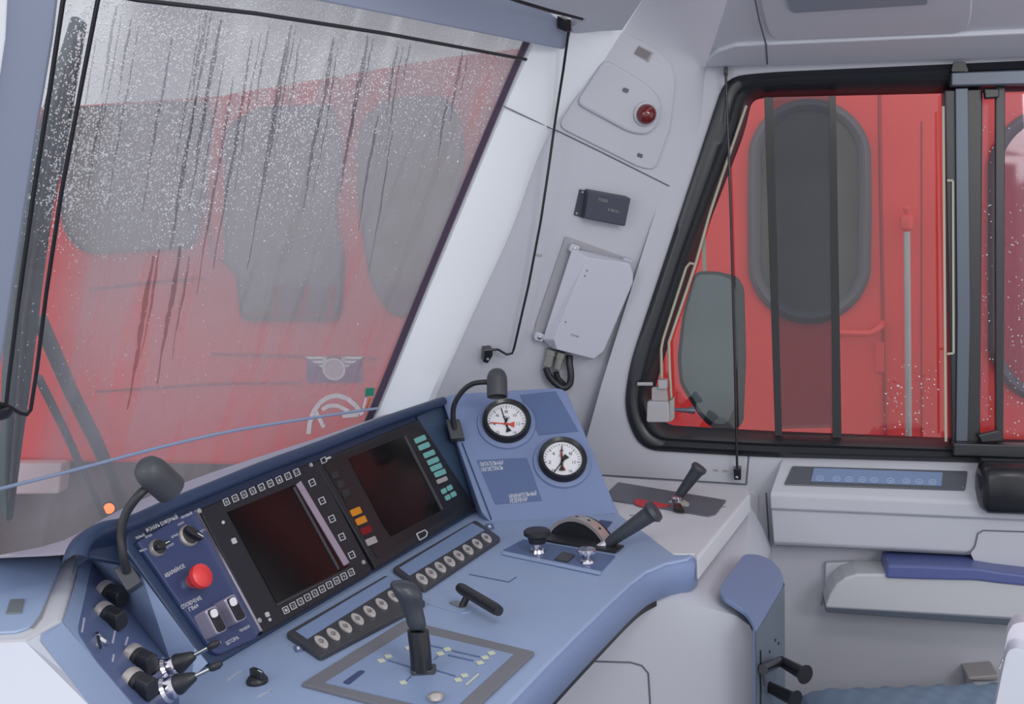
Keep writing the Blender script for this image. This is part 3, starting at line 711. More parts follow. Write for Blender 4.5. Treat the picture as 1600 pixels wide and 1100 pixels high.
plate('housing', HOUS, MON, [(492, 722), (654, 655), (744, 792), (738, 797), (588, 889)], .012, dr_, bevel=.002)
plate('screen_panel', SCRB, MON, [(504, 724), (648, 662), (700, 760), (714, 785), (710, 800), (590, 872)], .002, dr_, lift=.011)
plate('screen', SCR, MON, [(545, 716), (634, 680), (692, 796), (612, 838), (600, 822)], .0015, dr_, lift=.0125)
plate('screen_edge', DGREY, MON, [(631, 682), (634, 680), (693, 795), (690, 797)], .003, dr_, lift=.0125)
for a, b in (((657, 686), (8.5, -3.5)), ((663, 697), (8.5, -3.5)), ((671, 709), (8.5, -3.5)), ((677, 720), (8.5, -3.5)), ((682, 730), (8.5, -3.5)), ((688, 739), (8.5, -3.5))):
    plate('teal_key', TEAL, MON, rnd(para(a, b, (1.8, 4)), 2), .003, dr_, lift=.011, bevel=.0006)
plate('grey_key', GREYK, MON, rnd(para((691, 750), (8, -3.3), (1.6, 3.2)), 2), .003, dr_, lift=.011)
for c in ((694, 767), (703, 762), (700, 777), (709, 772)):
    plate('teal_key', TEAL, MON, rnd(para(c, (3.8, -2), (1.8, 3.7)), 2), .003, dr_, lift=.011, bevel=.0006)
for c, m_ in (((557, 799), ORANGE), ((565, 813), ORANGE), ((573, 828), REDL), ((581, 845), GREYK)):
    plate('warning_lamp', m_, MON, rnd(para(c, (7.5, -3.2), (2.4, 5.0)), 1.5), .003, dr_, lift=.011, bevel=.0006)
for c in ((524, 742), (533, 756), (541, 770)):
    plate('warning_lamp', BLK, MON, rnd(para(c, (5, -2.2), (2, 5)), 1.5), .002, dr_, lift=.0125, bevel=.0005, label='unlit black warning lamp')
mb = MB(); keyring(mb, MON, (506, 719), (4, -2), (1.5, 4), lift=.013); g = line_g(MON, [(510, 717), (517, 714)], 3, .013); mb.add(g.v, g.f); mb.build('key_symbol', KEYW, dr_)
g = line_g(MON, [(651, 834), (656, 844), (666, 838), (668, 832), (664, 828), (651, 834)], 1.8, .013); g.build('corner_symbol', KEYW, dr_)

# ---------- switch panel
sp = E('switch_panel', 'navy switch panel with two rotary switches and a red mushroom button', 'switch panel', MON.at(350, 1010))
plate('plate', NAVY, MON, [(214, 846), (300, 796), (306, 800), (408, 986), (400, 998), (345, 1022), (335, 1020)], .008, sp, r=4, bevel=.002)
tl_ = .009
def tx(s, a, b, h): text(s, MON, a, b, h, WHT, sp, UM, tl_)
tx('ФОНАРЬ БУФЕРНЫЙ', (230, 832), (279, 810), 6.5); tx('ЛЕВЫЙ', (213, 843), (227, 837), 4); tx('ПРАВЫЙ', (284, 811), (301, 803), 4)
tx('БЕЛЫЙ', (228, 841), (238, 837), 3.5); tx('КРАСН', (219, 863), (230, 859), 3.5); tx('ОТКЛ', (261, 857), (272, 851), 3.5)
tx('БЕЛЫЙ', (269, 841), (279, 836), 3.5); tx('КРАСН', (279, 822), (288, 817), 3.5); tx('ОТКЛ', (312, 835), (318, 830), 3.5)
tx('АВАРИЙНОЕ', (259, 903), (290, 886), 6.5); tx('ОТКЛЮЧЕНИЕ', (285, 952), (316, 936), 6.5); tx('ГВ69', (297, 955), (311, 948), 6)
tx('ШТОРА', (355, 1008), (374, 998), 6); tx('ЛЕВАЯ', (333, 1013), (346, 1005), 4.5); tx('ПРАВАЯ', (376, 988), (391, 980), 4.5)
def rot_knob(px, py, par, pl, rpx, h, d_px, ring=RIM, nm='rotary_switch', lift=0):
    """a round collar with a winged knob; d_px = pixel direction of the wing"""
    s = mpp(pl, px, py); r = rpx * s; o = pl.at(px, py, lift)
    k = lathe(nm, ring, [(r * 1.12, 0), (r * 1.12, .004), (r * .95, .007), (.001, .0075)], o, pl.n, par, seg=30)
    w = lathe('knob', BLK, [(r * .95, .006), (r * .92, h * .45), (r * .8, h * .5), (.001, h * .5)], o, pl.n, k, seg=26)
    d = (pl.at(px + d_px[0], py + d_px[1]) - o); d = (d - pl.n * d.dot(pl.n)).normalized(); e = pl.n.cross(d)
    pts = []
    for a, b in ((-1, .28), (-1, -.28), (-.4, -.40), (.5, -.38), (1.15, -.22), (1.15, .22), (.5, .38), (-.4, .40)):
        pts.append(o + pl.n * h + d * a * r * .98 + e * b * r)
    MB().add(*slab(pts, -pl.n * h * .6)).build('grip', BLK, k, bevel=.0015)
    MB().add(*slab([o + pl.n * (h + .0006) + d * a * r + e * b * r for a, b in ((.3, .05), (1.0, .05), (1.0, -.05), (.3, -.05))], -pl.n * .001)).build('pointer', WHT, k)
    return k
rot_knob(244, 857, sp, MON, 12.5, .017, (10, -4), lift=.008); rot_knob(293, 838, sp, MON, 15.5, .018, (12, 14), lift=.008)
s = mpp(MON, 290, 915); o = MON.at(291, 913)
eb = lathe('emergency_button', CHROME, [(17 * s, 0), (17 * s, .004), (13 * s, .006), (12 * s, .014), (.001, .0145)], o, MON.n, sp, seg=32)
lathe('button_cap', REDB, [(11 * s, .012), (11.5 * s, .02), (18 * s, .026), (20 * s, .031), (19 * s, .037), (13 * s, .041), (.001, .0425)], o, MON.n, eb, seg=36)
for cx, cy in ((336, 969), (366, 951)):
    b = plate('rocker_switch', mat('bright_strip', (178, 170, 188)), MON, rnd(para((cx + 3, cy - 1), (8.5, -4.2), (10, 19.5)), 5), .034, sp, lift=.0, bevel=.003)
    plate('rocker', BLKS, MON, rnd(para((cx + 4, cy - 1), (6.5, -3.2), (8.8, 17)), 4), .004, b, lift=.032, bevel=.0015)
    plate('indicator_dot', WHT, MON, rnd(para((cx - 1, cy - 11), (5, -2.3), (2.4, 6.2)), 5), .0015, b, lift=.0355)

# ---------- button strips
def dirn(a, b): d = Vector(b) - Vector(a); return d
SYM = mat('symbol_grey', (124, 118, 118), .5)
def strip(label, fr, lab, b0, b1, nb, bigsize):
    c = fr[0]; e = E('button_strip', label, 'button panel', D.at(sum(p[0] for p in fr) / 4, sum(p[1] for p in fr) / 4), 'button strips along the front of the displays')
    plate('frame', FRAMEG, D, fr, .008, e, r=5, bevel=.002)
    plate('label_strip', LBL, D, lab, .0012, e, lift=.0075)
    u = Vector((b1[0] - b0[0], b1[1] - b0[1])); u = u / (nb - 1) * .36
    for k in range(nb):
        p = lerp(b0, b1, k / (nb - 1)); s = bigsize * (1 - .14 * k / (nb - 1)); ss = s / 16
        poly = []
        for i in range(20):
            t = 2 * math.pi * i / 20; x = math.cos(t); y = math.sin(t)
            poly.append((p[0] + (10.5 * x + 3.5 * y) * ss, p[1] + (2.2 * x + 8.2 * y) * ss))
        bt = plate('push_button', BTNW, D, poly, .004, e, lift=.0075, bevel=.0008)
        g = line_g(D, [(p[0] - 3.5 * ss, p[1] - 2.5 * ss), (p[0] + 2.5 * ss, p[1] - 2 * ss), (p[0] + 3.5 * ss, p[1] + 2.5 * ss), (p[0] - 2.5 * ss, p[1] + 2 * ss), (p[0] - 3.5 * ss, p[1] - 2.5 * ss)], 1, .0118, .0004); h = line_g(D, [(p[0] - 1, p[1]), (p[0] + 2, p[1] + .4)], 1.1, .0118, .0004); g.add(h.v, h.f)
        g.build('symbol', SYM, bt)
strip('grey framed strip of round ivory buttons under the left display', [(446, 989), (604, 898), (666, 940), (500, 1026)], [(462, 986), (606, 900), (620, 910), (480, 998)], (502, 1001), (615, 930), 7, 16)
strip('grey framed strip of round ivory buttons under the right display', [(612, 888), (743, 812), (783, 840), (662, 921)], [(624, 887), (738, 817), (757, 828), (640, 899)], (659, 903), (760, 839), 8, 14)
for c in ((466, 1012), (765, 822)):
    k = plate('indicator_tile', KPB, D, rnd(para(c, (6, -1), (2, 4)), 2), .003, None, bevel=.0006); tag(k, 'small square blue tile on the desk beside the %s end of the button strip' % ('left' if c[0] < 600 else 'right'), 'indicator')
    plate('tile_mark', WHT, D, para(c, (2, -.4), (.6, 1.6)), .0008, k, lift=.003)

# ---------- controller
ct = E('master_controller', 'tall black lever standing on a grey framed blue legend plate', 'controller', D.at(660, 1048))
fr = [(632, 968), (836, 1018), (715, 1132), (470, 1068)]
plate('frame_plate', mat('controller_frame', (112, 112, 120), .45, var=.03), D, fr, .005, ct, r=3, bevel=.001)
plate('legend_plate', mat('legend_blue', (132, 150, 184), .38, var=.03), D, [(640, 984), (802, 1022), (704, 1112), (508, 1066)], .0015, ct, lift=.0048)
lp = .0068
for a in (((610, 1030), (800 * .8, 1040)), ):
    pass
for pts in (((606, 1031), (646, 1043)), ((648, 1050), (634, 1064)), ((676, 1045), (712, 1056)), ((672, 1008), (700, 1014)), ((706, 1016), (750, 1026)), ((700, 1023), (740, 1032)), ((678, 1030), (690, 1020))):
    MB().add(*lineg(D, pts, 1.6, lp, .0004)).build('legend_line', LINEB, ct)
for c in ((607, 1025), (596, 1032), (639, 1012), (688, 1021), (699, 1014), (768, 1020), (758, 1027), (750, 1035), (630, 1066), (726, 1055), (716, 1062)):
    plate('legend_mark', YEL, D, para(c, (5, -1), (2, 2.5)), .0006, ct, lift=lp, r=1)
MB().add(*lineg(D, [(728, 1070), (748, 1053)], 2.5, lp, .0004)).build('legend_line', YEL, ct)
plate('slot', NAVY, D, [(535, 1066), (562, 1047), (571, 1048), (545, 1069)], .0006, ct, lift=lp, r=3)
lathe('round_button', RIM, [(.011, 0), (.011, .004), (.008, .0055), (.001, .006)], D.at(681, 1091, lp), D.n, ct)
lathe('round_button_cap', BTNW, [(.0075, 0), (.007, .0035), (.001, .004)], D.at(681, 1091, .012), D.n, ct)
plate('lever_gate', DGREY, D, [(640, 1040), (682, 1036), (680, 1048), (642, 1050)], .006, ct, lift=.006, r=4, bevel=.001)
b0 = D.at(660, 1046, .01); dc = (b0 - C0).dot(FW)
def LP(x, y, dd=0): return P(x, y, dc + dd)
sc = dc / FPX
ly = []
for (x, y, w, dp, dd) in ((659, 1048, 17, 14, 0), (656, 1010, 17, 15, 0), (653, 985, 17, 15, 0)):
    c = LP(x, y, dd); ly.append([c + RT * (math.cos(t) * w * sc) + FW * (math.sin(t) * dp * sc) for t in [2 * math.pi * i / 24 for i in range(24)]])
MB().add(*loft_g(ly, cap=True)).build('lever_sleeve', BLKS, ct, smooth=True, ang=50)
ly = []
for (x, y, w, dp, dd, tilt) in ((653, 986, 16, 15, 0, 0), (649, 965, 15, 15, 0, 0), (643, 945, 17, 17, -.002, .15), (638, 935, 22, 20, -.003, .3), (635, 925, 26, 22, -.005, .35), (634, 917, 25, 21, -.005, .3), (634, 911, 18, 15, -.005, .2), (635, 907.5, 7, 6, -.005, .2)):
    c = LP(x, y, dd); ly.append([c + RT * (math.cos(t) * w * sc) + FW * (math.sin(t) * dp * sc) + UP * (-math.cos(t) * w * sc * tilt) for t in [2 * math.pi * i / 24 for i in range(24)]])
kb = MB().add(*loft_g(ly, cap=True)).build('lever_knob', mat('grip_grey', (54, 58, 66), .35), ct, smooth=True, ang=60)
m_ = kb.modifiers.new('s', 'SUBSURF'); m_.levels = 1; m_.render_levels = 1
# ---------- T handle
th = E('reverser_handle', 'small black T shaped handle lying beside the tall lever', 'handle', D.at(720, 945))
plate('escutcheon', DESK, D, rnd([(666, 942), (690, 937), (745, 950), (735, 956), (722, 958), (700, 952)], 3), .002, th, bevel=.0006)
plate('slot_plate', ALU, D, rnd([(700, 941), (712, 938), (730, 946), (722, 950)], 3), .002, th, lift=.002)
tube('stem', BLK, [D.at(722, 948, .002), D.at(731, 930, .02)], .006, th)
h1 = D.at(718, 918, .03); h2 = D.at(780, 955, .025)
tube('grip', BLK, [h1, h1.lerp(h2, .1), h1.lerp(h2, .9), h2], [.008, .0095, .0095, .008], th, seg=14, bevel=0)
g = line_g(D, [(733, 897), (795, 909), (807, 901)], 1.3, .0004); o = g.build('panel_outline', KPB); tag(o, 'thin engraved outline on the desk beyond the T handle', 'marking')
# knob near left bottom
kn = E('turn_knob', 'single dark winged knob on the pale desk below the switch panel', 'knob', D.at(400, 1065))
rot_knob(402, 1066, kn, D, 15, .018, (16, 8), ring=BLK, nm='knob_base')
text('ШТОРА', D, (356, 1064), (378, 1050), 4, WHT, kn, (-.3, -.9)); text('ЛЕВАЯ', D, (402, 1092), (424, 1080), 4, WHT, kn, (-.3, -.9))

# ---------- brake controller on the desk
bc = E('brake_controller', 'blue inset panel with curved dial drum and black tapered lever', 'controller', D.at(880, 860))
plate('inset_panel', MIDB, D, [(818, 842), (962, 868), (940, 892), (785, 860)], .002, bc, r=3, bevel=.0005)
MB().add(*lineg(D, [(785, 862), (938, 894)], 4, .001, .004)).build('panel_ridge', DESK, bc, bevel=.001)
plate('drum_plate', BLK, D, [(848, 836), (875, 832), (975, 852), (962, 862), (850, 843)], .003, bc, lift=.002)
# drum: half disc
dc0 = D.at(902, 850, .0); ax = (D.at(902, 868) - D.at(902, 850)); ax.z = 0
du = (D.at(960, 858) - D.at(865, 840)).normalized(); dax = du.cross(Vector((0, 0, 1))).normalized()
cen = D.at(909, 868, -.040); Rd = .079
arc = [math.radians(a) for a in range(29, 152, 4)]
def arcp(r, o): return [cen + du * (math.cos(t) * r) + Vector((0, 0, 1)) * (math.sin(t) * r) + dax * o for t in arc]
MB().add(*loft_g([arcp(.001, .016), arcp(Rd, .016), arcp(Rd, -.016), arcp(.001, -.016)], closed=False)).build('drum', DISCD, bc, smooth=True, ang=40)
MB().add(*loft_g([arcp(Rd - .004, .020), arcp(Rd + .003, .020), arcp(Rd + .003, -.006), arcp(Rd - .004, -.006)], closed=False)).build('drum_rim', RIM, bc, smooth=True, ang=40)
for i in (6, 11, 16):
    t = arc[i]; p = cen + du * math.cos(t) * (Rd + .003) + Vector((0, 0, 1)) * math.sin(t) * (Rd + .003) + dax * .007
    lathe('rim_screw', BLK, [(.003, 0), (.003, .0012)], p, (du * math.cos(t) + Vector((0, 0, 1)) * math.sin(t)), bc, seg=10)
la = D.at(942, 855, .0); da = (la - C0).dot(FW); LA = P(948, 850, da + .0); LB = P(1020, 800, da - .03)
tube('lever_root', CHROME, [P(935, 856, da), P(955, 845, da)], .008, bc)
tube('lever_grip', mat('lever_grey', (58, 62, 70), .4, bump=.1, bscale=600), [LA, LA.lerp(LB, .1), LA.lerp(LB, .9), LA.lerp(LB, .93), LB, LB + (LB - LA).normalized() * .008], [.008, .011, .0165, .017, .023, .020], bc, seg=20)
s = mpp(D, 841, 860)
mb_ = lathe('mushroom_button', CHROME, [(.016, 0), (.014, .006), (.010, .007), (.009, .02)], D.at(840, 862, .002), D.n, bc)
lathe('button_cap', BLK, [(.016, .018), (.019, .03), (.026, .034), (.026, .041), (.022, .044), (.001, .045)], D.at(840, 862, .002), D.n, mb_)
plate('indicator_window', DGREY, D, [(879, 862), (898, 866), (887, 877), (866, 873)], .003, bc, lift=.002)
cb = lathe('push_button', CHROME, [(.014, 0), (.012, .004), (.008, .005), (.008, .016), (.018, .019), (.018, .023), (.016, .025), (.001, .0255)], D.at(917, 878, .002), D.n, bc)
plate('legend_tile', NAVY, D, [(938, 812), (957, 815), (948, 826), (930, 821)], .0012, bc)
text('II', D, (858, 865), (866, 862), 3, WHT, bc); text('П', D, (928, 884), (934, 880), 4, WHT, bc)

# ---------- reserve brake on white shelf
rb = E('reserve_brake_lever', 'black handled lever on a dark smoked plate let into the white shelf', 'lever', D.at(1045, 785))
plate('smoked_plate', BRKPL, D, [(966, 753), (1135, 781), (1118, 803), (1107, 806), (948, 780), (946, 772)], .004, rb, r=2, bevel=.001)
def arcpl(name, m, c, r0, r1, a0, a1, lift):
    o = D.at(*c, lift); u = (D.at(c[0] + 50, c[1] + 8) - D.at(*c)).normalized(); v = D.n.cross(u)
    ts_ = [math.radians(a0 + (a1 - a0) * i / 16) for i in range(17)]
    pts = [o + u * math.cos(t) * r1 + v * math.sin(t) * r1 for t in ts_] + [o + u * math.cos(t) * r0 + v * math.sin(t) * r0 for t in reversed(ts_)]
    MB().add(*slab(pts, -D.n * .0015)).build(name, m, rb)
arcpl('white_sector', mat('sector_ivory', (176, 172, 164), .5), (1040, 787), .02, .052, 10, 100, .0055 + D.p.z * 0)
arcpl('red_sector', REDM, (1022, 784), .0, .045, 175, 355, .006)
dd_ = (D.at(1058, 783) - C0).dot(FW); A_ = P(1058, 778, dd_); B_ = P(1092, 732, dd_ - .02)
tube('lever_grip', mat('lever_grey', (58, 62, 70)), [A_, A_.lerp(B_, .1), A_.lerp(B_, .88), A_.lerp(B_, .92), B_, B_ + (B_ - A_).normalized() * .006], [.007, .010, .015, .016, .019, .017], rb, seg=20)
lathe('pivot', CHROME, [(.012, 0), (.012, .01), (.008, .014)], D.at(1058, 785, .004), D.n, rb)
plate('pivot_block', BLKS, D, [(1052, 784), (1064, 786), (1070, 797), (1052, 794)], .008, rb, lift=.004, bevel=.002)
for c in ((1130, 793), (988, 806)):
    o = lathe('plug', GREYK, [(.007, 0), (.006, .0015)], D.at(*c, .001), D.n, None); tag(o, 'small round grey cover cap on the white shelf ' + ('right of the smoked plate' if c[0] > 1000 else 'in front of the smoked plate'), 'cap')

# ---------- left wing console
wt = E('side_console', 'white and blue raised side console at the lower left with black knobs', 'console', P(150, 1050, 1.25))
T1 = Pl(P(102, 863, 1.5), (0, 0, 1))
HZ = T1.p.z
topp = [(-120, 868), (100, 862), (130, 862), (118, 905), (100, 968), (64, 990), (40, 1003), (-120, 1010)]
tv = [T1.at(x, y) for x, y in topp]
MB().add(*slab(tv, Vector((0, 0, -.03)))).build('top', WHITEP, wt, bevel=.008, segs=3)
plate('cover_plate', mat('cover_blue', (158, 176, 206), .4, var=.03), T1, [(-120, 868), (92, 870), (98, 878), (62, 960), (48, 978), (25, 986), (-120, 993)], .004, wt, r=8, bevel=.0015)
plate('cover_gap', GREYK, T1, [(96, 868), (101, 868), (66, 965), (52, 982), (49, 979), (62, 962)], .001, wt)
sq = plate('cover_window', mat('window_grey', (118, 122, 120), .3), T1, [(16, 936), (38, 935), (33, 957), (9, 958)], .002, wt, lift=.004, bevel=.0005)
# blue shoulder + face
KT = P(145, 880, 1.48); KL = P(122, 985, 1.22); KR = P(268, 1040, 1.37)
KP = pl3(KT, KL, KR)
b1 = T1.at(100, 968); b2 = T1.at(64, 990)
shoulder = MB()
ua = [T1.at(130, 862), T1.at(116, 915), T1.at(102, 962), T1.at(98, 972), KP.at(150, 1034), KP.at(208, 1104), KP.at(250, 1150)]
ub = [KP.at(147, 880), KP.at(137, 925), KP.at(126, 972), KP.at(122, 988), KP.at(150, 1030), KP.at(210, 1100), KP.at(250, 1148)]
shoulder.add(*loft_g([ua, ub], closed=False))
lo_ = [T1.at(64, 990), KP.at(64, 995, -.0), P(100, 1050, 1.14), P(145, 1108, 1.10), P(180, 1150, 1.08)]
hi_ = [T1.at(98, 972), T1.at(98, 973), KP.at(150, 1034), KP.at(208, 1104), KP.at(250, 1150)]
lo_[1] = T1.at(63, 996) - Vector((0, 0, .004))
shoulder.add(*loft_g([hi_, lo_], closed=False))
shoulder.build('shoulder', DESK, wt, smooth=True, ang=30)
plate('knob_panel', KPB, KP, [(145, 878), (268, 1036), (300, 1110), (330, 1160), (255, 1150), (208, 1100), (150, 1032), (124, 992), (122, 980)], .02, wt, lift=-.019, r=5, bevel=.002)
SG = [T1.at(132, 862), MON.at(195, 866, -.0), MON.at(222, 900), MON.at(304, 1012), MON.at(325, 1036), D.at(300, 1060), KP.at(268, 1038), KP.at(145, 880)]
MB().add(SG, [(0, 1, 2, 7), (2, 3, 6, 7), (3, 4, 5, 6)]).build('inner_slope', DESK, wt)
MB().add([lo_[0], lo_[2], lo_[3], lo_[4], P(180, 1300, 1.08), P(-160, 1300, 1.0), T1.at(-120, 1010), T1.at(40, 1003)], [(0, 1, 2, 3, 4, 5, 6, 7)]).build('front_panel', mat('bright_white', (200, 204, 216), .4), wt)
for i, (x, y, r_) in enumerate(((161, 924, 17), (158, 957, 17), (204, 1024, 18), (202, 1062, 19))):
    s = mpp(KP, x, y); r = r_ * s; o = KP.at(x, y)
    ka = (RT * .88 - UP * .18 - FW * .40).normalized()
    k = lathe('rotary_knob', RIM, [(r * 1.1, 0), (r * 1.12, .005), (r * 1.0, .012), (.001, .0125)], o, ka, wt, seg=30)
    lathe('grip', BLK, [(r * .98, .010), (r * .95, .018), (r * .93, .020)], o, ka, k, seg=26)
    w_ = (UP * .9 - FW * .3); w_ = (w_ - ka * w_.dot(ka)).normalized(); e_ = ka.cross(w_)
    MB().add(*slab([o + ka * .040 + w_ * r * a + e_ * r * b for a, b in ((-.9, .45), (-.9, -.45), (-.5, -.7), (.5, -.7), (.9, -.45), (.9, .45), (.5, .7), (-.5, .7))], -ka * .022)).build('grip', BLK, k, bevel=.002)
s = mpp(KP, 155, 1000); k = lathe('key_switch', CHROME, [(14 * s, 0), (14 * s, .006), (11 * s, .009), (.001, .009)], KP.at(155, 1002), KP.n, wt)
MB().add(*slab([KP.at(x, y, .0105) for x, y in ((152, 992), (155, 992), (160, 1012), (157, 1013))], -KP.n * .002)).build('keyhole', BLK, k)
for x, y, tx_, ty_ in ((243, 1050, 318, 1016), (240, 1082, 318, 1050)):
    o = KP.at(x, y + 6); d0 = (o - C0).dot(FW)
    tg = MB().add(*lathe_g([(.018, 0), (.018, .018), (.015, .022), (.015, .03), (.013, .034)], o, (P(tx_, ty_, d0 + .0) - o))).build('toggle_switch', CHROME, wt, smooth=True)
    ax_ = (P(tx_, ty_, d0) - o).normalized()
    lathe('boot', BLK, [(.013, .03), (.014, .036), (.006, .058), (.004, .06)], o, ax_, tg)
    tube('stem', ALU, [o + ax_ * .055, o + ax_ * .082], .003, tg)
    lathe('tip', BLK, [(.0035, .08), (.005, .083), (.0055, .092), (.003, .097)], o, ax_, tg)
for pts in (((132, 965), (128, 988)), ((180, 985), (176, 1005)), ((200, 995), (196, 1008)), ((178, 1022), (176, 1034))):
    MB().add(*lineg(KP, pts, 3, .001, .0003)).build('lettering', LAV, wt)
# wing text
tl2 = plate('indicator_tile', KPB, D, rnd(para((220, 925), (7, -3), (3, 6)), 2), .002, None); bpy.data.objects.remove(tl2)

# ---------- gooseneck lamps
def lamp(label, base, pts, head_a, head_b, r, basepoly, bpl):
    e = E('gooseneck_lamp', label, 'lamp', base, 'black gooseneck reading lamps on the desk')
    plate('clamp', DGREY, bpl, basepoly, .025, e, lift=.0, bevel=.003)
    tube('gooseneck', BLK, pts, .006, e, sm=6, seg=12)
    a, b = head_a, head_b; ax = (b - a).normalized(); Ln = (b - a).length
    lathe('lamp_shade', DGREY, [(.002, 0), (r * .5, .002), (r * .8, .008), (r * .96, .018), (r, .026), (r, Ln), (r * .93, Ln), (r * .9, Ln * .8), (.001, Ln * .78)], a, ax, e, seg=32)
    lathe('bulb', WHT, [(r * .4, Ln * .78), (r * .4, Ln * .86), (r * .1, Ln * .9)], a, ax, e)
dz = (KP.at(200, 880) - C0).dot(FW)
lamp('black gooseneck reading lamp bent over the left end of the display housing', MON.at(200, 900),
     [P(198, 893, 1.31), P(192, 865, 1.30), P(188, 835, 1.30), P(197, 802, 1.30), P(215, 776, 1.30), P(232, 760, 1.31), P(246, 748, 1.32)],
     P(222, 724, 1.29), P(266, 764, 1.335), 25.5 * 1.31 / FPX, [(176, 888), (200, 876), (222, 908), (198, 924)], pl3((195, 900, 1.33), (225, 900, 1.335), (200, 930, 1.32)))
lamp('black gooseneck reading lamp over the pressure gauges', GP.at(712, 670),
     [P(712, 678, 2.18), P(708, 655, 2.17), P(710, 632, 2.16), P(722, 612, 2.15), P(738, 600, 2.14), P(756, 597, 2.13), P(768, 598, 2.13)],
     P(776, 576, 2.12), P(777, 620, 2.10), 16 * 2.13 / FPX, [(696, 655), (718, 654), (726, 684), (704, 686)], pl3((705, 670, 2.2), (730, 670, 2.2), (705, 700, 2.18)))

# ================================================================= WALL FITTINGS
def loc(pl, x, y): return pl.at(x, y)
# curtain rods
CPR = pl3(WS.at(889, 50, .06), CP.at(845, 345, .035), CP.at(766, 547, .02))
def rod(label, pl, pts, r, br, lift, hook=None, top=None):
    e = E('curtain_rod', label, 'rod', pl.at(*pts[-1][:2], 0), 'thin black curtain guide rods')
    tube('rod', BLKS, [(q if isinstance(q, Vector) else pl.at(q[0], q[1], lift)) for q in pts], r, e, seg=8)
    if br:
        plate('bracket', BLKS, pl, br, lift + .004, e, lift=0, bevel=.0015)
        cx = sum(p[0] for p in br) / len(br); cy = sum(p[1] for p in br) / len(br)
        lathe('bracket_screw', ALU, [(.004, 0), (.004, .002), (.001, .003)], pl.at(cx - 1, cy + 5, lift + .004), pl.n, e, seg=12)
    if top: plate('clamp', BLKS, pl, top, lift + .006, e, bevel=.002)
    return e
rod1 = rod('long bent black rod hanging down the white windscreen pillar', CP, [WS.at(889, 45, .07), WS.at(880, 110, .07), WS.at(868, 185, .07), CP.at(857, 265, .055), CP.at(845, 345, .045), CP.at(826, 445, .035), (803, 545), (800, 552), (792, 554), (778, 546), (766, 547)], .0032, [(757, 547), (770, 546), (770, 556), (762, 568), (755, 566)], .03, )
plate('clamp', BLKS, WS, [(883, 31), (893, 31), (893, 50), (883, 50)], .025, COL.objects[-0] if False else rod1, lift=.06, bevel=.002)
rod('straight black rod crossing the side window', WR, [(1134, 112), (1142, 330), (1148, 560), (1152, 738)], .0032, [(1146, 733), (1158, 732), (1158, 750), (1147, 750)], .03, top=[(1131, 104), (1137, 104), (1137, 116), (1131, 116)])
e = E('curtain_rod', 'pair of black rods joined by a hook beside the left windscreen mullion', 'rod', WS.at(20, 650, .08), 'thin black curtain guide rods')
tube('rod', BLKS, [WS.at(x, y, .085) for x, y in ((108, -40), (98, 5), (78, 140), (53, 300), (28, 480), (13, 600), (9, 640), (2, 655), (-8, 652))], .0034, e, seg=8)
tube('rod', BLKS, [WS.at(x, y, .085) for x, y in ((162, -40), (152, 5), (128, 130), (96, 300), (72, 460), (58, 575), (48, 640), (42, 648), (32, 646), (12, 634), (-4, 630))], .0034, e, seg=8)
lathe('pivot', BLKS, [(.012, 0), (.012, .012), (.006, .016)], WS.at(3, 640, .08), WS.n, e)
# warning lamp boss
cl = E('corner_lamp_pod', 'raised grey pod carrying a dark red domed lamp on the corner panel', 'warning lamp', CP.at(1000, 200))
plate('pod_plate', PANEL, CP, [(872, 198), (968, 46), (1025, 76), (1052, 104), (1056, 130), (1048, 200), (1024, 266), (1000, 262)], .006, cl, lift=.001, r=14, bevel=.003)
plate('pod', PANEL, CP, [(900, 162), (946, 92), (1012, 132), (1034, 156), (1033, 190), (1014, 212), (985, 208)], .013, cl, lift=.005, r=14, bevel=.006)
o = CP.at(1008, 178, .02); s = mpp(CP, 1008, 178)
lathe('lamp_ring', PANEL, [(18.5 * s, 0), (18.5 * s, .004), (15.5 * s, .006)], o, CP.n, cl, seg=32)
lathe('lens', mat('dark_red_glass', (104, 24, 26), .12, coat=.5), [(15.5 * s, 0), (15.5 * s, .012), (14 * s, .02), (10 * s, .027), (5 * s, .031), (.001, .032)], o, CP.n, cl, seg=32)
v_ = plate('vent_grille', GREYK, CP, [(999, 71), (1021, 82), (1014, 97), (991, 84)], .004, cl, lift=.006, bevel=.001)
for k in range(5):
    a = lerp((998, 73), (992, 83), k / 4 * .9 + .05); b = lerp((1017, 83), (1012, 93), k / 4 * .9 + .05)
    MB().add(*lineg(CP, [a, b], 1, .0105, .001)).build('slat', GROOVE, v_)
plate('screw_cover', GROOVE, CP, para((978, 141), (4, 1.5), (-1, 3)), .001, cl, lift=.021, r=1)
plate('screw_cover', GROOVE, CP, para((1000, 243), (4, 1.5), (-1, 3)), .001, cl, lift=.007, r=1)
# black box
bb = E('speaker_box', 'small black rectangular box with white markings high on the corner panel', 'box', CP.at(940, 350))
plate('body', mat('box_black', (62, 66, 80), .45, bump=.1, bscale=600), CP, [(920, 298), (986, 310), (977, 354), (914, 342)], .035, bb, lift=0, bevel=.003)
plate('mounting_flange', mat('box_black', (62, 66, 80)), CP, [(906, 296), (922, 299), (914, 342), (897, 336)], .006, bb, bevel=.001)
for c in ((910, 300), (901, 333)): lathe('screw', GREYK, [(.003, 0), (.003, .002)], CP.at(*c, .006), CP.n, bb, seg=10)
text('ЭЛАРА', CP, (935, 314), (950, 317), 5, GREYK, bb, lift=.036); text('0 ВКЛ', CP, (950, 329), (966, 333), 4, GREYK, bb, lift=.036)
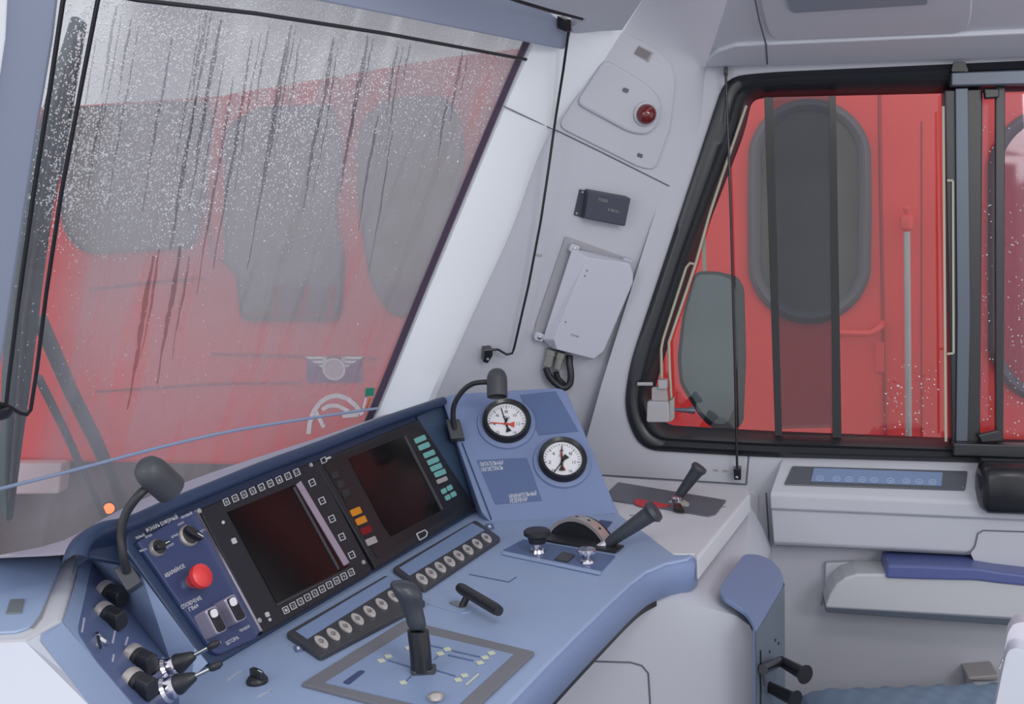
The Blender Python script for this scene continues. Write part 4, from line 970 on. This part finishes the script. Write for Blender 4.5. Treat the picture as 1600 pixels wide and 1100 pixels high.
# white junction box
jb = E('junction_box', 'pale grey box with chamfered corners bolted to the corner panel above the gauges', 'box', CP.at(910, 560))
ca_ = [(905, 393), (985, 413), (989, 432), (989, 440), (943, 548), (927, 560), (862, 545), (864, 530)]
plate('back_plate', mat('plate_grey', (158, 158, 164), .4), CP, [(884, 370), (985, 406), (984, 420), (905, 390), (845, 535), (833, 530), (838, 505)], .008, jb, bevel=.002)
bdy = MB(); base_ = [(894, 388), (985, 408), (989, 425), (989, 442), (944, 550), (928, 561), (864, 545), (848, 530)]
top_ = [(918, 403), (984, 412), (989, 428), (989, 440), (943, 549), (928, 561), (870, 546), (866, 530)]
bdy.add(*loft_g([[CP.at(x, y, .0) for x, y in base_], [CP.at(x, y, .03) for x, y in base_], [CP.at(x, y, .055) for x, y in top_]], cap=True))
bdy.build('enclosure', INTG, jb, bevel=.002)
for c in ((898, 389), (980, 411), (843, 527)):
    k = plate('lug', INTG, CP, rnd(para(c, (7, 2), (-2, 6)), 4), .02, jb, lift=.008, bevel=.002)
    lathe('bolt', ALU, [(.005, 0), (.005, .004), (.003, .005)], CP.at(*c, .028), CP.n, k, seg=12)
for c in ((917, 423), (914, 431), (884, 503)): lathe('indicator', GREYM, [(.002, 0), (.002, .001)], CP.at(*c, .055), CP.n, jb, seg=8)
text('ПУИ', CP, (892, 525), (904, 528), 3.5, GREYM, jb, lift=.0556)
for (x, y), (x2, y2) in (((862, 546), (854, 578)), ((877, 550), (869, 583))):
    a = CP.at(x, y, .02); b = CP.at(x2, y2, .02)
    lathe('cable_gland', mat('gland_nickel', (168, 168, 162), .35, .6), [(.013, 0), (.013, .015), (.011, .016), (.011, .035), (.012, .036), (.012, .045), (.009, .048)], a, b - a, jb, seg=14)
tube('cable', BLK, [CP.at(x, y, l) for x, y, l in ((853, 575, .02), (858, 588, .025), (868, 599, .03), (880, 606, .035), (890, 600, .035), (892, 585, .03), (890, 568, .02), (890, 556, .01))], .009, jb, sm=4, seg=12)
tube('cable', BLK, [CP.at(x, y, .02) for x, y in ((869, 582), (872, 592), (882, 602))], .008, jb, sm=4)
# sensor device in the window corner
dv = E('window_device', 'small grey square unit with two rising rods in the side window corner', 'device', WR.at(1030, 660))
plate('housing', mat('device_grey', (168, 166, 170), .45), WR, rnd([(1011, 627), (1045, 628), (1046, 660), (1010, 660)], 4), .04, dv, lift=0, bevel=.003)
plate('housing_side', GREYK, WR, [(1046, 627), (1053, 622), (1053, 655), (1046, 660)], .03, dv, lift=0, bevel=.001)
plate('top_block', GREYK, WR, [(1018, 606), (1040, 602), (1044, 627), (1018, 627)], .025, dv, lift=0, bevel=.002)
plate('clip', mat('device_grey', (168, 166, 170)), WR, [(1028, 594), (1042, 594), (1042, 608), (1028, 608)], .035, dv, lift=0, bevel=.002)
tube('pin', mat('device_grey', (168, 166, 170)), [WR.at(996, 600, .02), WR.at(1020, 600, .02)], .005, dv)
tube('nozzle', GREYM, [WR.at(1053, 640, .0), WR.at(1070, 641, -.02), WR.at(1084, 641, -.03)], [.004, .006, .010], dv)
tube('rod', BEIGE, [WR.at(x, y, -.005) for x, y in ((1034, 596), (1033, 545), (1036, 530), (1072, 418), (1078, 411), (1086, 413))], .0038, dv, seg=8)
tube('rod', BEIGE, [WR.at(x, y, -.003) for x, y in ((1049, 628), (1046, 575), (1045, 535), (1086, 415), (1110, 330), (1140, 240), (1166, 165))], .0038, dv, seg=8)
for c in ((1118, 735), (1132, 736)):
    k = plate('wall_marking', GREYK, WR, para(c, (4, .3), (0, 1.6)), .001); tag(k, 'tiny grey screw cover below the side window, %s of the pair' % ('left' if c[0] < 1125 else 'right'), 'cover')
k = plate('wall_plug', GREYK, CP, para((841, 399), (6, 1), (-1, 2)), .001, None, r=1); tag(k, 'tiny grey marking on the corner panel left of the junction box', 'marking')

# ---------- ledge under side window
lg_ = E('wall_console', 'long grey wall ledge with a glossy strip of touch buttons under the side window', 'ledge', WR.at(1380, 860))
rowsx = [(1222, 1232, 1750)]
def row(a, b, l, n=8): return [WR.at(*lerp(a, b, i / n), l) for i in range(n + 1)]
R_ = [row((1222, 716), (1750, 733), 0), row((1220, 722), (1750, 741), .01), row((1204, 768), (1750, 792), .075), row((1203, 774), (1750, 798), .08), row((1204, 794), (1750, 818), .08), row((1205, 797), (1750, 821), .07), row((1209, 846), (1750, 873), .068), row((1210, 852), (1750, 879), .06), row((1210, 852), (1750, 879), 0)]
for w_ in R_[6:]:
    for i in range(4, 9): pass
mb = MB().add(*loft_g(R_, closed=False))
mb.add([r[0] for r in R_], [tuple(range(len(R_)))])
LBODY = mb.build('ledge_body', PANEL, lg_, bevel=.003)
LT = pl3(WR.at(1220, 722, .01), WR.at(1750, 741, .01), WR.at(1204, 768, .075))
plate('button_strip', mat('smoked_strip', (88, 90, 98), .15), LT, [(1238, 728), (1512, 736), (1508, 766), (1225, 757)], .004, lg_, r=3, bevel=.001)
bp_ = plate('label_window', mat('label_window_blue', (120, 138, 172), .3), LT, [(1272, 731), (1473, 738), (1471, 759), (1267, 752)], .0012, lg_, lift=.004)
for x in (1281, 1307, 1327, 1347, 1366, 1391, 1416, 1436, 1457):
    y = 747 + (x - 1281) * .034; s = mpp(LT, x, y)
    mb = MB(); o_ = [LT.at(x + 6 * math.cos(t), y + 4 * math.sin(t), .0058) for t in [2 * math.pi * i / 18 for i in range(18)]]; i_ = [LT.at(x + 4.8 * math.cos(t), y + 3 * math.sin(t), .0058) for t in [2 * math.pi * i / 18 for i in range(18)]]
    mb.add(*loft_g([[p - LT.n * .0006 for p in o_], o_, i_, [p - LT.n * .0006 for p in i_]])); g = line_g(LT, [(x - 2.5, y), (x + 2.5, y + .3)], 1.3, .0055, .0004); mb.add(g.v, g.f)
    mb.build('touch_button', mat('touch_ring', (160, 178, 205), .4), lg_)
for c in ((1243, 732), (1230, 753), (1508, 739), (1504, 762)): lathe('screw', ALU, [(.0035, 0), (.003, .0015)], LT.at(*c, .004), LT.n, lg_, seg=10)
plate('flap_edge', PANEL, WR, [(1528, 828), (1760, 834), (1760, 900), (1524, 880), (1516, 864), (1524, 856)], .002, lg_, lift=.069, r=4)
MB().add(*lineg(WR, [(1212, 852), (1400, 860), (1508, 866), (1518, 861), (1524, 852), (1528, 834), (1536, 829), (1600, 831), (1740, 838)], 2, .0715, .0008)).build('flap_seam', GROOVE, lg_)
# black headrest / arm pad at right
ar = E('arm_pad', 'glossy black padded armrest at the right end of the wall ledge', 'armrest', WR.at(1580, 800))
loops = []
for x in (1528, 1532, 1540, 1600, 1700, 1800):
    k = {1528: .6, 1532: .85}.get(x, 1)
    yc = 760 + (x - 1528) * .03; c = WR.at(x, yc, .08)
    lp_ = []
    for i in range(20):
        t = 2 * math.pi * i / 20; ct_, st_ = math.cos(t), math.sin(t)
        a = math.copysign(abs(ct_) ** .6, ct_); b = math.copysign(abs(st_) ** .5, st_)
        lp_.append(c + WR.n * (a * .05 * k) + Vector((0, 0, 1)) * (b * .058 * k))
    loops.append(lp_)
MB().add(*loft_g(loops, cap=True)).build('pad', BLKL, ar, smooth=True, ang=60)
MB().add(*loft_g([[p - Vector((0, 0, .06)) * 0 - WR.n * .06 for p in loops[i]] for i in (2, 3, 4, 5)], cap=True)).build('pad_base', DGREY, ar)
# fold armrest lower
fa = E('folding_armrest', 'cream folding armrest with a blue pad fixed low on the side wall', 'armrest', WR.at(1400, 970))
FA = [(1290, 946), (1296, 930), (1306, 914), (1320, 903), (1338, 897), (1384, 897), (1500, 903), (1560, 910), (1620, 916), (1750, 928), (1750, 985), (1600, 968), (1290, 950)]
FPL = Pl(WR.p + WR.n * .12, WR.n)
plate('body', mat('armrest_cream', (190, 191, 196), .35, var=.02), FPL, FA, .1, fa, lift=-.1, bevel=.012, segs=3)
plate('underside', GREYM, FPL, [(1288, 948), (1600, 967), (1750, 978), (1750, 990), (1600, 979), (1291, 957)], .1, fa, lift=-.1, bevel=.002)
plate('pad', BLUEPAD, FPL, [(1387, 883), (1440, 884), (1530, 888), (1560, 893), (1620, 900), (1750, 910), (1750, 926), (1620, 918), (1560, 912), (1530, 908), (1440, 906), (1384, 904)], .11, fa, lift=-.1, bevel=.006, segs=3, label='blue cushioned pad')
plate('wall_bracket', PANEL, WR, [(1290, 880), (1340, 878), (1345, 892), (1345, 950), (1288, 948)], .02, fa, bevel=.003)
tube('hinge_pin', ALU, [WR.at(1283, 945, .1), WR.at(1286, 928, .1)], .002, fa)
# column with blue cap and foot levers
co = E('pedestal_console', 'grey pedestal with a rounded blue cap right of the white desk body', 'pedestal', P(1200, 1090, 1.75))
capp = [(1162, 865), (1185, 866), (1205, 874), (1220, 890), (1226, 912), (1205, 948), (1180, 990), (1176, 972), (1165, 955), (1130, 932), (1123, 920)]
CA = pl3((1162, 865, 1.95), (1123, 920, 1.78), (1226, 912, 1.9))
cv = [CA.at(x, y) for x, y in rnd(capp, 8, 3)]
MB().add(*slab(cv, Vector((0, 0, -.01)))).build('cap', mat('cap_blue', (106, 124, 158), .4, var=.03), co, bevel=.003)
side = [(1226, 914), (1180, 990)]
s1 = [CA.at(1226, 913), CA.at(1205, 949), CA.at(1180, 991)]
mb = MB().add([s1[0], s1[1], s1[2], CA.at(1180, 991) - Vector((0, 0, .5)), CA.at(1226, 913) - Vector((0, 0, .55)) ], [(0, 1, 2, 3, 4)])
mb.add([CA.at(1226, 913), CA.at(1226, 913) - Vector((0, 0, .55)), CA.at(1205, 875) - Vector((0, 0, .55)), CA.at(1205, 875)], [(0, 1, 2, 3)])
mb.build('column', mat('column_grey', (96, 106, 120), .4, var=.05), co)
MB().add([CA.at(1176, 975), CA.at(1181, 991), CA.at(1181, 991) - Vector((0, 0, .5)), CA.at(1176, 975) - Vector((0, 0, .5))], [(0, 1, 2, 3)]).build('column_edge', DESK_EDGE_SHADE, co)
q0 = CA.at(1226, 913); q2 = CA.at(1180, 991); CS = Pl(q0, (q2 - q0).cross(Vector((0, 0, 1))))
for a, b in (((1226, 1030), (1258, 1054)), ((1203, 1068), (1243, 1094))):
    d_ = (CS.at(1203, 1050) - C0).dot(FW); A_ = P(a[0] - 6, a[1] + 3, d_); B_ = P(b[0], b[1], d_ - .06)
    k = tube('foot_lever', BLKS, [A_, A_.lerp(B_, .85), A_.lerp(B_, .9), B_], [.010, .0125, .0135, .018], co, seg=16)
tube('linkage', BLKS, [CS.at(1192, 1046, .01), CS.at(1200, 1042, .01), P(1220, 1033, (CS.at(1203, 1050) - C0).dot(FW))], .009, co)
tube('linkage', ALU, [CS.at(1193, 1048, .01), CS.at(1196, 1070, .01)], .004, co)
plate('slot', BLKS, CS, [(1189, 1016), (1190, 1016), (1190, 1140), (1189, 1140)], .002, co)
for c in ((1211, 1000), (1202, 1018), (1216, 1005)): lathe('screw', BLKS, [(.003, 0), (.003, .002)], CS.at(*c), CS.n, co, seg=8)
# seat
se_ = E('seat', 'pale blue quilted seat cushion at the bottom edge below the side wall', 'seat', Vector((1.05, 1.9, .3)))
sz = .385
mb = MB(); nx, ny = 70, 34; vv = []
for j in range(ny + 1):
    for i in range(nx + 1):
        u = i / nx; v = j / ny
        x = .62 + u * .60; y = 1.50 + v * .56
        edge = min(u, 1 - u, v * .8, (1 - v) * .8)
        z = sz + .05 * (1 - math.exp(-edge * 16)) + .006 * abs(math.sin((u * 10 + v * 8) * math.pi)) * abs(math.sin((u * 10 - v * 8) * math.pi)) ** .7
        vv.append(Vector((x, y, z)))
ff = [(j * (nx + 1) + i, j * (nx + 1) + i + 1, (j + 1) * (nx + 1) + i + 1, (j + 1) * (nx + 1) + i) for j in range(ny) for i in range(nx)]
mb.add(vv, ff)
per = [vv[i] for i in range(nx + 1)] + [vv[j * (nx + 1) + nx] for j in range(1, ny + 1)] + [vv[ny * (nx + 1) + i] for i in range(nx - 1, -1, -1)] + [vv[j * (nx + 1)] for j in range(ny - 1, 0, -1)]
mb.add(*loft_g([per, [Vector((p.x, p.y, sz - .08)) for p in per]]))
mb.build('cushion', QUILT, se_, smooth=True, ang=70)
MB().add(*slab([Vector((x, y, sz - .08)) for x, y in ((.7, 1.6), (1.1, 1.6), (1.1, 1.95), (.7, 1.95))], Vector((0, 0, -(sz - .08))))).build('seat_base', DGREY, se_, bevel=.01)
# white chair at lower right
ch = E('white_armchair_shell', 'bright white moulded chair back edge in the bottom right corner', 'chair', P(1590, 1100, 1.5))
CHP = pl3((1575, 1040, 1.5), (1700, 1040, 1.45), (1575, 1200, 1.5))
plate('shell', mat('bright_white', (236, 238, 242)), CHP, [(1570, 1030), (1576, 1016), (1588, 1012), (1606, 1020), (1720, 1080), (1720, 1400), (1500, 1400), (1556, 1100)], .08, ch, lift=-.08, r=6, bevel=.012, segs=3)
plate('upper_shell', mat('shell_cream', (206, 204, 216), .4), CHP, [(1568, 1020), (1574, 990), (1582, 976), (1594, 972), (1720, 985), (1720, 1090), (1610, 1030), (1588, 1014)], .06, ch, lift=-.12, r=8, bevel=.01, segs=3)
plate('side_latch', CHROME, CHP, [(1560, 1045), (1566, 1030), (1568, 1032), (1562, 1050)], .01, ch, lift=0, bevel=.001)
ba = E('wall_box', 'low grey box on the wall partly hidden by the white chair', 'box', WR.at(1540, 1080))
plate('lid', GREYK, WR, [(1512, 1058), (1560, 1054), (1560, 1064), (1514, 1064)], .08, ba, bevel=.004)
plate('body', PANEL, WR, [(1518, 1064), (1570, 1062), (1570, 1120), (1516, 1120)], .07, ba, bevel=.01)
